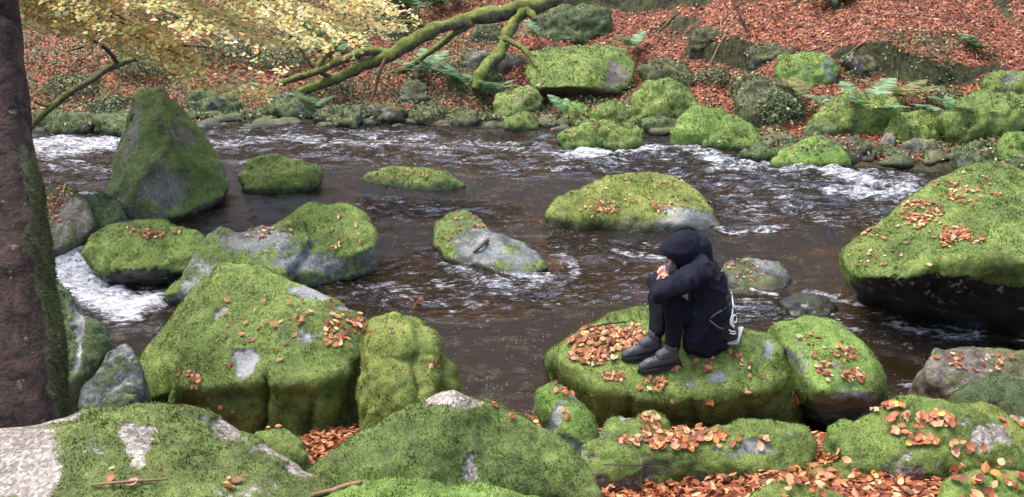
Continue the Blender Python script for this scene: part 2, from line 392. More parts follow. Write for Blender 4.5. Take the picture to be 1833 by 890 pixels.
def rock(label, o=None, by=None, bx=None, lean=.55, thick=.5, bulge=.25, pts=(), raw=None, lobes=None, soft=1.0, rough=1.0,
         moss=.5, mk='green', stone='grey', bare=(), wet=None, tuft=1.0, t0=None, name='boulder', cat='boulder', seed=None, group=None, drop=.35, tl=1.0, facet=0, carve=()):
    global NTUFT
    seed = seed if seed is not None else len(BV) * 13 + 5
    bm = bmesh.new()
    groups = []
    if raw is not None: groups += raw if isinstance(raw[0], list) else [raw]
    if o is not None:
        lobes = (lobes or []) + [dict(o=o)]
    for L in (lobes or []):
        oo = L['o']; by_ = L.get('by', by if by is not None else max(q[1] for q in oo))
        bx_ = bx if bx is not None else sum(q[0] for q in oo) / len(oo)
        tt = L.get('t0', t0 if t0 else base_t(bx_, by_))
        groups.append(lobe_points(oo, by_, tt, L.get('lean', lean), L.get('thick', thick), L.get('bulge', bulge), L.get('pts', pts if L['o'] is o else ()), drop))
    allp = np.concatenate([np.array(g_) for g_ in groups]); tm = proj(allp)[2].min()
    for g_ in groups: hull_bm(bm, g_)
    ext = allp.max(0) - allp.min(0); size = float(np.linalg.norm(ext)) / 1.7
    vox = max(.011, .0024 * tm); n = int(max(2, soft * (.035 * size / vox) ** 2 * 5)); n = min(n, 60)
    V, Q = remesh(bm, vox, n)
    N = normals(V, Q)
    a = size * .07 * rough
    V = V + N * (1.25 * a * fbm(V * (2.2 / size), 4, seed) + .55 * a * fbm(V * (6.5 / size), 3, seed + 1))[:, None]
    if facet: # chipped planes
        q = fbm(V * (3.2 / size) + 4, 2, seed + 7); V = V + N * (-facet * size * .05 * np.abs(q))[:, None]
    if carve:
        N = normals(V, Q); px, py, tq = proj(V); fr_ = ((CAM - V) * N).sum(1) > -.2
        wob = 5 * fbm(V * 5, 3, seed + 21)
        for pl_, wpx, dep in carve:
            d_ = seg_dist(px + wob, py + wob, np.array(pl_, float)); V = V + N * (dep * np.exp(-(d_ / wpx) ** 2) * fr_)[:, None]
    N = normals(V, Q)
    # moss cover
    nzm = fbm(V * (3.0 / max(size, .4)), 4, seed + 3); n_f = fbm(V * 6, 3, seed + 4)
    mossv = moss + (.45 - .25 * min(max(moss - .5, 0) * 2.5, 1)) * (N[:, 2] - .25) + .5 * nzm + .42 * n_f
    if bare: mossv -= project_weight(V, bare)
    mossv = np.clip(mossv, 0, 1)
    ms = sstep(mossv, .38, .6)
    V = V + N * ((.010 + .014 * min(size, .8)) * ms * (.5 + .9 * fbm(V * 7, 3, seed + 9)) + .0075 * ms * fbm(V * 26, 3, seed + 11))[:, None]
    N = normals(V, Q)
    wl = wz(V[:, 0], V[:, 1])
    wtop = .07 if wet is None else wet
    inw = ground(V[:, 0], V[:, 1]) < wl + .05
    wetv = (1 - sstep(V[:, 2] - wl + .05 * nzm, wtop * .35, wtop * 1.5)) * inw if wtop > 0 else np.zeros(len(V))
    ob = mesh_np(name, V, Q, mat_rock(mk, stone), attrs={'moss': mossv, 'wet': wetv}); tag(ob, label, cat, group)
    BV.append((ob, BVHTree.FromPolygons([Vector(v) for v in V], Q.tolist()), label))
    # tufts
    if tuft > 0:
        A = V[Q]; cn = N[Q].mean(1); ar = .5 * np.linalg.norm(np.cross(A[:, 2] - A[:, 0], A[:, 3 if Q.shape[1] > 3 else 1] - A[:, 1 if Q.shape[1] > 3 else 0]), axis=1)
        mm = ms[Q].mean(1); w = wetv[Q].mean(1); cc = A.mean(1)
        vis = ((CAM - cc) * cn).sum(1) / np.linalg.norm(CAM - cc, axis=1) > -.35
        pr = ar * (mm > .25) * mm * vis * (cc[:, 2] > wl.mean() - .02)
        tot = pr.sum()
        ln = np.clip(.0020 * tm, .0095, .030) * tl
        dens = .85 / (ln * ln * .42) * .5
        cnt = int(min(tot * dens * tuft, 130000)); NTUFT += cnt
        if cnt > 50:
            f = rng.choice(len(Q), cnt, p=pr / tot); u = rng.random((cnt, 2)); 
            A4 = V[Q[f]]; s, t = u[:, :1], u[:, 1:]
            if Q.shape[1] > 3: P = (A4[:, 0] * (1 - s) + A4[:, 1] * s) * (1 - t) + (A4[:, 3] * (1 - s) + A4[:, 2] * s) * t
            else: P = A4.mean(1)
            nn = cn[f]; jit = rng.normal(size=(cnt, 3)); d = nn * .9 + jit * .45 + np.array([0, 0, .12]); d /= np.linalg.norm(d, axis=1, keepdims=True)
            side = np.cross(d, rng.normal(size=(cnt, 3))); side /= np.linalg.norm(side, axis=1, keepdims=True)
            cl = .6 + .8 * np.clip(.5 + fbm(P * 13, 2, seed + 15), 0, 1.2)
            L_ = (ln * cl * (.6 + .8 * rng.random(cnt)))[:, None]; wd = L_ * .24
            P = P - nn * ln * .15
            T = np.stack([P - side * wd, P + side * wd, P + d * L_], 1).reshape(-1, 3)
            mo = mesh_np('moss', T, np.arange(cnt * 3).reshape(-1, 3), mat_moss(mk), ob, smooth=False, attrs={'wet': np.repeat(w[f], 3)})
            mo['kind'] = 'stuff'
    return ob
Z = Pz
# --- near bank and front rocks
rock('big wedge-shaped mossy boulder with sloping top and pale bare patch, left of centre',
     raw=[Z(432,474,1.02), Z(400,482,.98), Z(470,478,1.02), Z(345,515,.80), Z(525,505,.95), Z(595,540,.86), Z(655,566,.78), Z(686,588,.66), Z(312,560,.62), Z(272,615,.42), Z(235,670,.24), Z(200,730,.06),
          Z(365,600,.80), Z(360,690,.58), Z(470,682,.66), Z(570,678,.68), Z(618,660,.68), Z(622,705,.45), Z(250,725,.05), Z(330,742,.1), Z(380,755,.2),
          Z(470,792,.22), Z(590,798,.2), Z(618,770,.2), Z(228,722,-.2), Z(590,798,0), Z(470,800,0), Z(640,720,.1), (-1.6,6.9,.2), (-.9,6.6,.1), (-2.6,6.7,-.2), (-2.9,6.3,-.2), (-.9,6.4,-.2)],
     soft=.07, rough=.28, moss=1.02, mk='green', stone='grey', bare=[(440,645,34,30,1.3), (395,565,24,16,.8), (560,522,64,16,1.2), (520,598,60,22,.75), (620,556,40,10,.8), (380,720,30,14,.4), (330,668,10,30,.3)], tuft=1.1,
     carve=[([(405,490), (350,600), (318,730)], 16, .05), ([(380,560), (335,650), (290,730)], 14, -.045), ([(474,680), (470,795)], 9, -.10), ([(372,692), (470,688), (560,684), (612,668)], 14, .03), ([(450,640), (520,600), (600,640)], 26, -.035), ([(560,715), (550,790)], 10, -.04), ([(500,540), (600,600), (650,640)], 18, .025)])
rock('rounded two-lobed boulder thick with moss beside the big wedge boulder',
     lobes=[dict(o=[(665,580), (700,560), (745,565), (780,600), (790,650), (775,700), (765,745), (720,765), (670,765), (645,735), (643,680), (645,620)], t0=5.55, by=765, lean=.35),
            dict(o=[(740,640), (785,632), (812,655), (818,690), (800,700), (760,705), (740,690)], t0=5.75, by=705, lean=.4),
            dict(o=[(655,650), (700,640), (755,655), (770,700), (740,745), (690,762), (660,745)], t0=5.45, by=762, lean=.35)],
     thick=.4, bulge=.4, moss=1.0, mk='yellow', soft=.4, tuft=1.1,
     carve=[([(742,640), (750,700), (740,750)], 10, -.05), ([(665,660), (720,645), (750,655)], 16, -.02), ([(750,575), (752,630)], 12, -.02)])
rock('broad flat-topped mossy boulder under the seated person',
     raw=[Z(1105,566,.74), Z(1150,556,.76), Z(1185,556,.77), Z(1230,566,.80), Z(1040,598,.70), Z(992,630,.60), Z(980,648,.45), Z(1005,668,.50), Z(1070,700,.50), Z(1150,714,.50), Z(1280,716,.52), Z(1370,700,.54),
          Z(1422,676,.45), Z(1395,625,.64), Z(1350,602,.72), Z(1310,596,.78), Z(985,660,.2), Z(1000,700,.1), Z(1075,762,.14), Z(1200,782,.1), Z(1330,780,.1), Z(1424,768,.1), Z(1428,705,.2),
          Z(985,640,-.3), (0.4,6.3,-.3), (1.9,6.4,-.3), (2.0,6.2,.4), (.9,6.5,.5), Z(1200,782,-.2), Z(1424,768,-.2)],
     soft=.3, rough=.4, moss=1.02, mk='green', bare=[(1285,672,22,26,1.0), (1232,690,16,12,.7), (1370,625,16,26,.7), (1190,668,40,12,.4)], tuft=1.1,
     carve=[([(1130,700), (1120,770)], 12, -.05), ([(1240,715), (1250,780)], 12, -.04), ([(1330,700), (1345,770)], 14, -.035), ([(1020,650), (1080,695), (1200,712), (1380,690)], 12, .025)])
rock('blocky mossy boulder leaning to the right of the seated person',
     raw=[Z(1385,580,.66), Z(1440,568,.70), Z(1490,578,.72), Z(1540,615,.66), Z(1562,655,.60), Z(1570,690,.5), Z(1470,700,.62), Z(1440,660,.64), Z(1370,600,.45), Z(1550,712,.5), Z(1490,712,.55),
          Z(1572,720,.15), Z(1530,755,.1), Z(1480,760,.1), Z(1440,735,.1), Z(1372,640,.05), Z(1530,755,-.2), (2.0,6.3,-.2), (2.9,6.2,-.2), (2.6,6.6,.2), (2.1,6.7,.2)],
     soft=.4, rough=.5, moss=.86, mk='fresh', stone='grey', bare=[(1530,735,50,30,.8), (1420,640,30,50,.4)])
rock('upright oval mossy rock between the river pool and the fallen leaves',
     o=[(960,700), (985,688), (1015,695), (1045,725), (1065,765), (1070,795), (1040,805), (1010,790), (980,760), (958,730)], t0=5.0, thick=.3, bulge=.3, lean=.5, moss=.72, mk='fresh', bare=[(995,742,14,24,.9), (1005,694,10,6,.6)])
rock('knobbly small mossy rock with a leaf-filled notch just left of the flat rock',
     lobes=[dict(o=[(1072,775), (1095,745), (1125,742), (1160,760), (1170,800), (1140,825), (1090,822), (1072,800)], by=825, t0=4.85), dict(o=[(1140,745), (1170,736), (1195,750), (1207,785), (1185,805), (1150,800)], by=810, t0=4.95)],
     thick=.3, bulge=.3, moss=.7, mk='green', bare=[(1120,748,20,8,.7)])
rock('long low mossy rock half buried in leaves in front of the seated person',
     o=[(1100,800), (1150,782), (1230,772), (1310,762), (1400,760), (1440,768), (1460,800), (1455,840), (1420,862), (1330,850), (1220,838), (1130,832)], t0=4.62, by=862, lean=.75, thick=.25, bulge=.22, moss=.68, mk='green', bare=[(1340,805,60,18,.45), (1280,800,20,10,.4)])
rock('small pale grey stone with a white patch at the edge of the leaves',
     o=[(1040,800), (1060,790), (1100,798), (1150,820), (1150,850), (1100,860), (1060,855), (1042,830)], t0=4.55, by=860, lean=.6, thick=.2, bulge=.25, moss=.35, mk='green', stone='granite')
rock('small round mossy stone in the gap beside the big right front boulder',
     o=[(1483,765), (1505,750), (1530,755), (1540,785), (1525,815), (1495,808), (1481,790)], t0=4.95, thick=.18, bulge=.4, moss=.9, mk='fresh')
rock('large domed mossy boulder with a bare granite shoulder at the right front',
     o=[(1510,790), (1530,750), (1570,722), (1620,712), (1690,725), (1740,740), (1790,760), (1850,800), (1860,850), (1800,862), (1680,862), (1570,865), (1515,850)], t0=4.45, by=870, lean=.6, thick=.5, bulge=.3,
     moss=.72, mk='green', stone='granite', bare=[(1770,785,60,26,.8), (1700,755,40,10,.5)], tuft=1.1)
rock('yellowish mossy rock rising behind the large right front boulder',
     o=[(1680,740), (1710,722), (1760,718), (1800,738), (1860,790), (1870,830), (1780,820), (1700,790)], t0=4.75, by=800, lean=.5, thick=.3, moss=.9, mk='yellow')
rock('bare pale grey stone at the right edge of the picture',
     o=[(1790,760), (1815,745), (1870,748), (1880,790), (1810,790)], t0=4.95, by=790, thick=.25, moss=.05, stone='granite', tuft=0)
rock('dark green mossy hump at the right water edge below the wet rock',
     o=[(1710,705), (1740,682), (1790,680), (1850,690), (1880,720), (1870,755), (1780,750), (1725,735)], t0=5.5, by=750, lean=.5, thick=.35, moss=.9, mk='deep')
rock('wet brown flat rock with foam and leaves on it at the right water edge',
     o=[(1650,655), (1668,622), (1710,612), (1780,620), (1870,630), (1880,700), (1760,712), (1700,702), (1660,680)], t0=6.1, by=706, lean=.9, thick=.35, bulge=.15, moss=.22, mk='dull', stone='brown', wet=.10, tuft=.4)
rock('small mossy stone poking out of the leaves at the bottom right',
     o=[(1690,862), (1740,845), (1833,850), (1870,870), (1870,930), (1700,930)], t0=3.9, by=930, thick=.2, moss=.9, mk='fresh')
rock('low mossy stone at the bottom edge among the fallen leaves',
     o=[(1340,885), (1400,868), (1460,872), (1520,890), (1500,940), (1350,940)], t0=3.95, by=940, thick=.2, moss=.8, mk='green')
rock('little dark mossy stone between the flat rock and the right front boulder',
     o=[(1440,850), (1470,830), (1530,820), (1560,850), (1550,880), (1470,885)], t0=4.4, by=885, thick=.2, lean=.7, moss=.85, mk='yellow')
rock('small leaf-covered mossy stone at the foot of the big wedge boulder',
     o=[(455,775), (500,768), (540,790), (550,815), (520,835), (460,820)], t0=4.5, by=835, thick=.2, moss=.8, mk='green')
# foreground granite blocks
rock('nearest moss-covered boulder with bare pink granite side, bottom left corner',
     raw=[Z(-60,800,1.22), Z(-10,768,1.22), Z(60,745,1.22), Z(125,740,1.2), Z(190,726,1.2), Z(260,722,1.22), Z(330,735,1.2), Z(400,745,1.12), Z(470,780,1.06), Z(540,825,1.0), Z(600,862,.98), Z(620,880,.95), Z(250,790,1.26), Z(120,800,1.28), Z(400,850,1.15),
          Z(640,960,.85), Z(-100,960,1.1), Z(300,960,1.2), Z(640,960,.3), Z(-150,960,.3), (-2.6,4.2,.4), (-1.0,3.9,.4), (-.7,3.6,.4), (-2.8,3.4,.4)],
     moss=.78, mk='brownish', stone='granite', bare=[(20,830,105,85,1.6), (245,783,38,30,1.5), (252,825,18,16,1.1), (170,800,26,26,.5), (430,765,62,20,1.4), (500,806,60,18,1.4), (560,840,50,16,1.4), (380,752,40,10,.6), (100,748,50,14,1.0)],
     soft=.6, rough=.7, tuft=1.3, tl=1.25)
rock('conical moss-covered boulder with a bare pink granite tip in the middle front',
     raw=[Z(785,690,1.26), Z(815,690,1.26), Z(835,702,1.23), Z(700,765,1.1), Z(640,800,1.0), Z(590,828,.93), Z(905,733,1.12), Z(950,757,1.03), Z(1010,790,.92), Z(1060,850,.82), Z(1090,910,.7),
          Z(800,760,1.17), Z(900,810,1.0), Z(640,880,.95), Z(800,880,.95), Z(1000,880,.85), Z(540,870,.9), Z(1100,980,.5), Z(540,960,.6), Z(820,980,.6), (-.4,4.9,.3), (.4,4.7,.2), (-1.0,4.5,.3), (.0,5.0,.5)],
     moss=.95, mk='dark_green', stone='granite', bare=[(800,716,42,26,2.6), (845,835,18,30,1.4), (840,720,26,8,.6)], soft=.2, rough=.6, tuft=1.3, tl=1.15)
rock('low bright mossy ledge along the bottom edge of the picture',
     raw=[Z(560,885,1.02), Z(640,862,1.08), Z(700,850,1.1), Z(800,856,1.1), Z(880,866,1.08), Z(980,880,1.0), Z(1040,910,.9), Z(560,960,1.0), Z(1060,980,.8), Z(800,960,1.1), Z(560,980,.5), Z(1060,980,.4), (-.9,3.6,.4), (.4,3.6,.4)],
     moss=1.0, mk='fresh', stone='granite', tuft=1.3, tl=1.25)
# --- left of the river
rock('mossy slab sloping down right beside the tree trunk',
     o=[(60,500), (95,493), (125,525), (160,565), (188,605), (180,650), (150,690), (80,720), (40,700)], t0=6.0, by=720, lean=.3, thick=.4, bulge=.12, moss=.7, mk='deep', stone='grey', bare=[(140,600,10,60,.9)], facet=1)
rock('leaning wet grey rock standing in the pool behind the front boulder',
     o=[(190,625), (225,613), (250,640), (262,690), (240,720), (200,735), (150,745), (132,730), (150,690)], t0=5.75, by=745, lean=.45, thick=.3, bulge=.12, moss=.25, mk='deep', stone='wet', facet=1, soft=.5)
rock('small wet stone in the pool beneath the leaning grey rock', o=[(180,715), (215,705), (250,712), (255,735), (215,745), (180,740)], t0=5.6, by=745, thick=.15, moss=.1, stone='dark', wet=.2, tuft=0)
rock('smooth grey boulder strewn with leaves above the little waterfall',
     o=[(60,330), (100,322), (135,335), (165,370), (170,400), (160,425,.35), (120,452,.35), (70,460,.35), (40,400)], by=455, t0=9.0, lean=.7, thick=.6, bulge=.15, moss=.36, mk='dull', stone='brown', bare=[(125,385,40,30,.3)])
rock('small mossy stone wedged between the leaf-strewn boulder and the standing stone',
     o=[(150,350), (185,345), (215,360), (220,390), (200,412), (165,405), (150,380)], by=412, t0=9.35, thick=.3, moss=.75, mk='deep')
rock('tall pointed standing stone, part mossy and part bare brown rock, in the river at left',
     raw=[Pt(272,156,10.75), Pt(248,160,10.7), Pt(298,166,10.7), Pt(238,172,10.6), Pt(226,205,10.5), Pt(209,248,10.4), Pt(192,290,10.25), Pt(186,335,10.1), Pt(190,372,10.0), Pt(215,392,9.85), Pt(322,192,10.7), Pt(352,224,10.75), Pt(383,262,10.75), Pt(404,296,10.7), Pt(413,332,10.6), Pt(402,352,10.4),
          Pt(350,372,10.05), Pt(280,385,9.85), Pt(285,215,10.3), Pt(275,265,10.0), Pt(258,300,9.8), Pt(345,300,10.1), Pt(225,400,9.8), Pt(280,400,9.8), Pt(380,380,10.3), Pt(270,165,11.2), Pt(220,250,11.6), Pt(380,280,11.7), Pt(200,370,11.5), Pt(400,370,11.6), Pt(300,420,9.9), Pt(200,420,10.2), Pt(400,400,10.9)],
     soft=.03, rough=.2, moss=.42, mk='green', stone='brown', bare=[(290,330,50,36,.35), (225,230,25,60,.3), (330,240,25,50,.25), (265,250,18,70,-.35), (370,300,24,40,-.2)], tuft=.3, facet=1,
     carve=[([(285,165), (305,230), (300,265), (245,330), (225,385)], 9, .06), ([(330,270), (345,330), (340,370)], 16, -.05), ([(300,265), (360,300), (400,335)], 9, .035), ([(240,190), (225,260)], 14, -.03)])
rock('low olive mossy boulder in the water right of the standing stone',
     o=[(432,320), (440,290), (470,278), (510,280), (560,292), (580,303), (570,320), (530,338), (480,348), (440,342)], by=348, lean=.8, thick=.4, bulge=.2, moss=.8, mk='green', stone='brown', wet=.06)
rock('small low mossy islet in midstream',
     o=[(640,325), (665,310), (700,298), (750,297), (790,312), (835,328), (800,337), (700,338), (655,334)], by=338, lean=.9, thick=.3, bulge=.12, moss=.72, mk='green', stone='grey', wet=.07)
rock('wide low mossy boulder with scattered leaves in midstream behind the person',
     o=[(980,385), (1000,358), (1040,335), (1090,314), (1150,308), (1210,320), (1250,342), (1280,372), (1302,400), (1290,418), (1220,416), (1130,410), (1040,398), (990,394)], by=416, bx=1150, lean=1.0, thick=.6, bulge=.16,
     moss=.70, mk='yellow', stone='grey', bare=[(1225,395,50,26,.7), (1270,400,20,20,.4), (1190,372,26,12,.3)], wet=.10)
rock('barely emerging wet rock with leaves right behind the seated person',
     o=[(1285,490), (1300,468), (1340,460), (1390,468), (1418,492), (1405,520), (1370,530), (1310,528), (1288,508)], by=532, lean=1.8, thick=.25, bulge=.04, moss=.30, mk='dull', stone='wet', wet=.05, tuft=.5)
rock('low wet stone awash in the current in front of the large right boulder',
     o=[(1395,540), (1430,522), (1480,530), (1500,550), (1480,568), (1420,566)], by=568, lean=1.4, thick=.2, bulge=.05, moss=.2, mk='dull', stone='dark', wet=.2, tuft=0)
rock('pale grey rock with a mossy left side and a stick on it in midstream',
     lobes=[dict(o=[(776,425), (782,400), (805,383), (840,380), (868,392), (885,420), (890,450), (870,475), (830,476), (795,462)], by=478), dict(o=[(850,420), (890,412), (930,425), (965,450), (985,480), (950,492), (890,490), (850,470)], by=494)],
     lean=1.5, thick=.25, bulge=.07, moss=.40, mk='green', stone='wet', bare=[(850,430,50,50,.4), (920,450,60,40,.5), (790,420,30,50,-.45), (840,385,30,10,-.2)], wet=.03)
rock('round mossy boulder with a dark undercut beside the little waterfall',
     o=[(155,455), (165,425), (195,405), (250,398), (310,400), (350,408), (368,425), (365,460), (350,480), (320,500,.15), (270,508,.2), (210,500,.15), (165,480)], by=508, t0=8.7, drop=.15, lean=.6, thick=.6, bulge=.3, moss=.85, mk='green', stone='black', bare=[(330,410,30,14,.4), (260,500,110,26,.7)], soft=.6)  # low bare patch paints the undercut's shade in near-black
rock('long knobbly grey and green boulder lying behind the big wedge boulder',
     lobes=[dict(o=[(290,530), (310,508), (340,455), (370,415), (398,397), (425,407), (450,430), (450,480), (400,520), (340,535)], by=535, t0=8.4),
            dict(o=[(385,440), (415,412), (470,404), (540,392), (560,430), (510,490), (440,510), (400,500)], by=515, t0=8.5),
            dict(o=[(480,410), (510,385), (555,365), (610,362), (650,378), (668,410), (673,450), (650,455), (590,470), (540,492), (490,490)], by=496, t0=8.75)],
     lean=.75, thick=.4, bulge=.14, rough=.7, drop=.2, moss=.50, mk='green', stone='wet', bare=[(400,420,40,30,.35), (460,430,50,26,.5), (350,500,50,50,.4), (590,390,70,30,-.45), (630,420,40,40,-.3), (545,470,60,16,.4)], soft=.7, facet=.8, tuft=.8)
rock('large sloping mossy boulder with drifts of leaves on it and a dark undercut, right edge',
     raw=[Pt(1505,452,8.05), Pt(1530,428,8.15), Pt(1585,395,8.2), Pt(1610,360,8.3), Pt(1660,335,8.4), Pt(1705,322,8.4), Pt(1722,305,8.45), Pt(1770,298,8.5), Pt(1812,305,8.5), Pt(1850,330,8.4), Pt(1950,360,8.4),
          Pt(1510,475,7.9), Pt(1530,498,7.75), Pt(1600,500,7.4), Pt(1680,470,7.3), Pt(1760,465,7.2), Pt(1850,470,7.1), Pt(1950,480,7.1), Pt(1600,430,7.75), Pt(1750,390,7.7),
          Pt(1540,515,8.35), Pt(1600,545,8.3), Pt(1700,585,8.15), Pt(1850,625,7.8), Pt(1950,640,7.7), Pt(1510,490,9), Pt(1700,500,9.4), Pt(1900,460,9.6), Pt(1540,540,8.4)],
     moss=.95, mk='green', stone='black', bare=[(1700,560,230,62,2.0)], wet=.28, soft=.3, rough=.45, tuft=1.2,  # bare patch and tall wet band paint the overhang's shade in near-black
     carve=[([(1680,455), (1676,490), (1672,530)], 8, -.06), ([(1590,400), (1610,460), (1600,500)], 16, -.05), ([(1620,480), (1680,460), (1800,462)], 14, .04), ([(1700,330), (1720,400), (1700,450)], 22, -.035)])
# --- far bank rocks, each placed on the ground where its foot shows
def blob(label, x0, x1, y0, y1, mk='green', stone='grey', moss=.75, lean=.5, thick=.5, **kw):
    w = x1 - x0; h = y1 - y0; s = random.Random(int(x0 * 7 + y0)); o = []
    for k in range(9):
        a = math.pi * 2 * (k + s.uniform(-.3, .3)) / 9; e = 2.5
        c, q = math.cos(a), math.sin(a); r = (abs(c) ** e + abs(q) ** e) ** (-1 / e) * s.uniform(.80, 1.10)
        o.append(((x0 + x1) / 2 + c * r * w / 2, (y0 + y1) / 2 - q * r * h / 2))
    return rock(label, o=o, by=y1, lean=lean, thick=thick, moss=moss, mk=mk, stone=stone, **{**dict(rough=1.9, soft=.6, pts=[(x0 + w * s.uniform(.2, .8), y0 + h * s.uniform(.2, .5), -.12 * w / 100)]), **kw})
rock('big square mossy block with bare pale face and dark hollow beneath, far bank',
     raw=[Pt(942,130,15.2), Pt(950,95,15.5), Pt(975,84,15.7), Pt(1075,83,15.9), Pt(1118,90,15.9), Pt(1137,115,15.7), Pt(1130,150,15.3), Pt(1108,166,15.1), Pt(1040,155,14.8), Pt(955,160,14.9), Pt(1060,110,15.1),
          Pt(1095,100,15.5), Pt(960,172,15.2), Pt(1090,176,15.3), Pt(950,120,16.3), Pt(1120,120,16.5), Pt(970,165,16.2), Pt(1110,175,16.2)],
     moss=.72, mk='green', stone='brown', bare=[(1098,135,26,28,.8), (1040,172,90,12,1.2)], soft=.3, rough=.6)
blob('double-humped mossy rock at the far water edge, its left half', 998, 1085, 225, 272, mk='fresh', moss=.9, thick=.35)
blob('taller mossy rock touching the water just right of the low hump on the far side', 1060, 1160, 215, 270, mk='green', moss=.9, thick=.4)
rock('hunched bright mossy boulder at the far water edge right of centre', lobes=[dict(o=[(1207,235), (1220,200), (1250,187), (1290,192), (1310,215), (1300,250), (1250,252), (1215,245)]), dict(o=[(1260,215), (1300,205), (1340,218), (1366,245), (1362,268), (1300,272), (1260,262)])], by=272, moss=.92, mk='fresh', thick=.4, bulge=.3)
rock('triangular mossy boulder standing in the rapids near the right bank', o=[(1380,295), (1400,265), (1430,250), (1465,243), (1500,258), (1520,285), (1523,300), (1450,303), (1400,302)], by=303, moss=.92, mk='fresh', thick=.4)
blob('round mossy boulder below the square block, right side', 1128, 1245, 150, 214, mk='green', moss=.85, thick=.45)
blob('mossy boulder between the square block and the double-humped rock', 1045, 1160, 184, 232, mk='green', moss=.9, thick=.4)
blob('leaf-topped mossy stone left of the middle mossy boulder', 1004, 1062, 186, 226, mk='fresh', moss=.75, thick=.3)
blob('small mossy stone at the far edge left of the hunched boulder', 1144, 1210, 204, 242, mk='deep', moss=.85, thick=.3)
blob('mossy boulder spotted with white lichen below the fallen tree', 884, 976, 146, 214, mk='green', moss=.62, thick=.4, stone='brown', bare=[(925,180,20,12,.4)])
blob('low mossy stone lapped by water under the lichen-spotted boulder', 900, 968, 203, 236, mk='green', moss=.8, thick=.3)
blob('large round mossy boulder on the bank near the right edge', 1677, 1850, 165, 250, mk='green', moss=.9, thick=.6)
blob('whitish topped mossy rock highest on the bank at the right edge', 1755, 1860, 128, 176, mk='green', moss=.6, thick=.4, stone='wet')
blob('dark mossy stone at the water edge below the large round bank boulder', 1700, 1800, 252, 312, mk='deep', moss=.8, thick=.35)
blob('bright mossy stone at the right edge above the waterline', 1788, 1870, 232, 296, mk='fresh', moss=.9, thick=.35)
blob('mossy mound topped with fallen leaves below the dark ledge', 1380, 1498, 94, 168, mk='fresh', moss=.72, thick=.6)
blob('rough brown-green hump overgrown with plants behind the hunched boulder', 1310, 1442, 135, 225, mk='dull', moss=.8, thick=.5, stone='brown')
blob('dark mossy outcrop high on the bank above the square block', 948, 1105, 8, 80, mk='deep', moss=.55, thick=.6, stone='dark')
blob('brown slab wedged behind the leg of the fallen tree', 818, 950, 84, 132, mk='dull', moss=.35, thick=.4, stone='brown')
blob('dark round stone on the bank under the fallen tree', 710, 768, 140, 188, mk='dull', moss=.4, thick=.3, stone='dark')
blob('mossy bank stone at the left beyond the tree trunk', 60, 175, 196, 240, mk='deep', moss=.6, thick=.4, stone='dark')
blob('mossy stone at the far water edge just left of the standing stone', 172, 240, 192, 244, mk='deep', moss=.75, thick=.3)
blob('low overgrown rock behind the ferns on the right bank', 1455, 1630, 165, 245, mk='green', moss=.85, thick=.5, stone='brown')
blob('small mossy stone under the fern on the right bank', 1438, 1505, 216, 244, mk='deep', moss=.8, thick=.3)
blob('bare tan stone at the right water edge, pointed one', 1572, 1608, 236, 268, stone='brown', moss=.1, thick=.2, tuft=0, facet=1)
blob('bare tan stone at the right water edge, wide low one', 1612, 1676, 248, 278, stone='brown', moss=.1, thick=.25, tuft=0)
blob('wet dark stone with leaves beside the triangular boulder', 1498, 1562, 246, 290, stone='dark', mk='dull', moss=.35, thick=.3)
blob('low mossy stone tapering into the rapids left of the triangular boulder', 1322, 1400, 262, 290, mk='deep', moss=.8, thick=.25)
blob('mossy stone partly under ivy left of the square block', 845, 895, 38, 78, mk='dull', moss=.8, thick=.3)
blob('mossy boulder between the two bank plants at right', 1590, 1690, 190, 262, mk='green', moss=.7, thick=.45, stone='brown')
blob('low wet rocks awash at the far side under the fallen tree, widest one', 560, 655, 188, 232, mk='dull', moss=.4, stone='dark', thick=.3, lean=.9)
blob('dark shore stone under the hanging dead twig', 655, 730, 180, 224, mk='dull', moss=.45, stone='dark', thick=.3)
blob('mossy shore stone with a pale spot left of the lichen-spotted boulder', 735, 800, 190, 226, mk='dull', moss=.6, stone='brown', thick=.3)
blob('flat mossy shore stone near the foot of the fallen tree', 795, 858, 196, 226, mk='dull', moss=.75, stone='brown', thick=.3)
blob('mossy rock under the yellow leaves at the far water edge', 470, 565, 165, 215, mk='deep', moss=.7, thick=.4)
blob('mossy stone left of the yellow leaf spray tip on the far bank', 330, 430, 160, 205, mk='deep', moss=.6, thick=.4, stone='dark')
blob('mossy stone where the fallen tree rests', 800, 880, 122, 165, mk='dull', moss=.7, thick=.35)
blob('dark earth-covered rock under the leaf ledge', 1500, 1600, 88, 140, mk='dull', moss=.35, stone='dark', thick=.4)
blob('dark mossy rock under the leaf ledge, left one', 1330, 1420, 74, 112, mk='dull', moss=.4, stone='dark', thick=.4)
blob('low mossy stone high on the leafy bank', 1235, 1310, 52, 78, mk='dull', moss=.6, stone='dark', thick=.4)
blob('grassy mossy hump above the round mossy boulder', 1150, 1240, 108, 160, mk='dull', moss=.85, thick=.4)
blob('mossy stone at the left end of the far shingle', 250, 330, 196, 235, mk='deep', moss=.6, thick=.3, stone='dark')
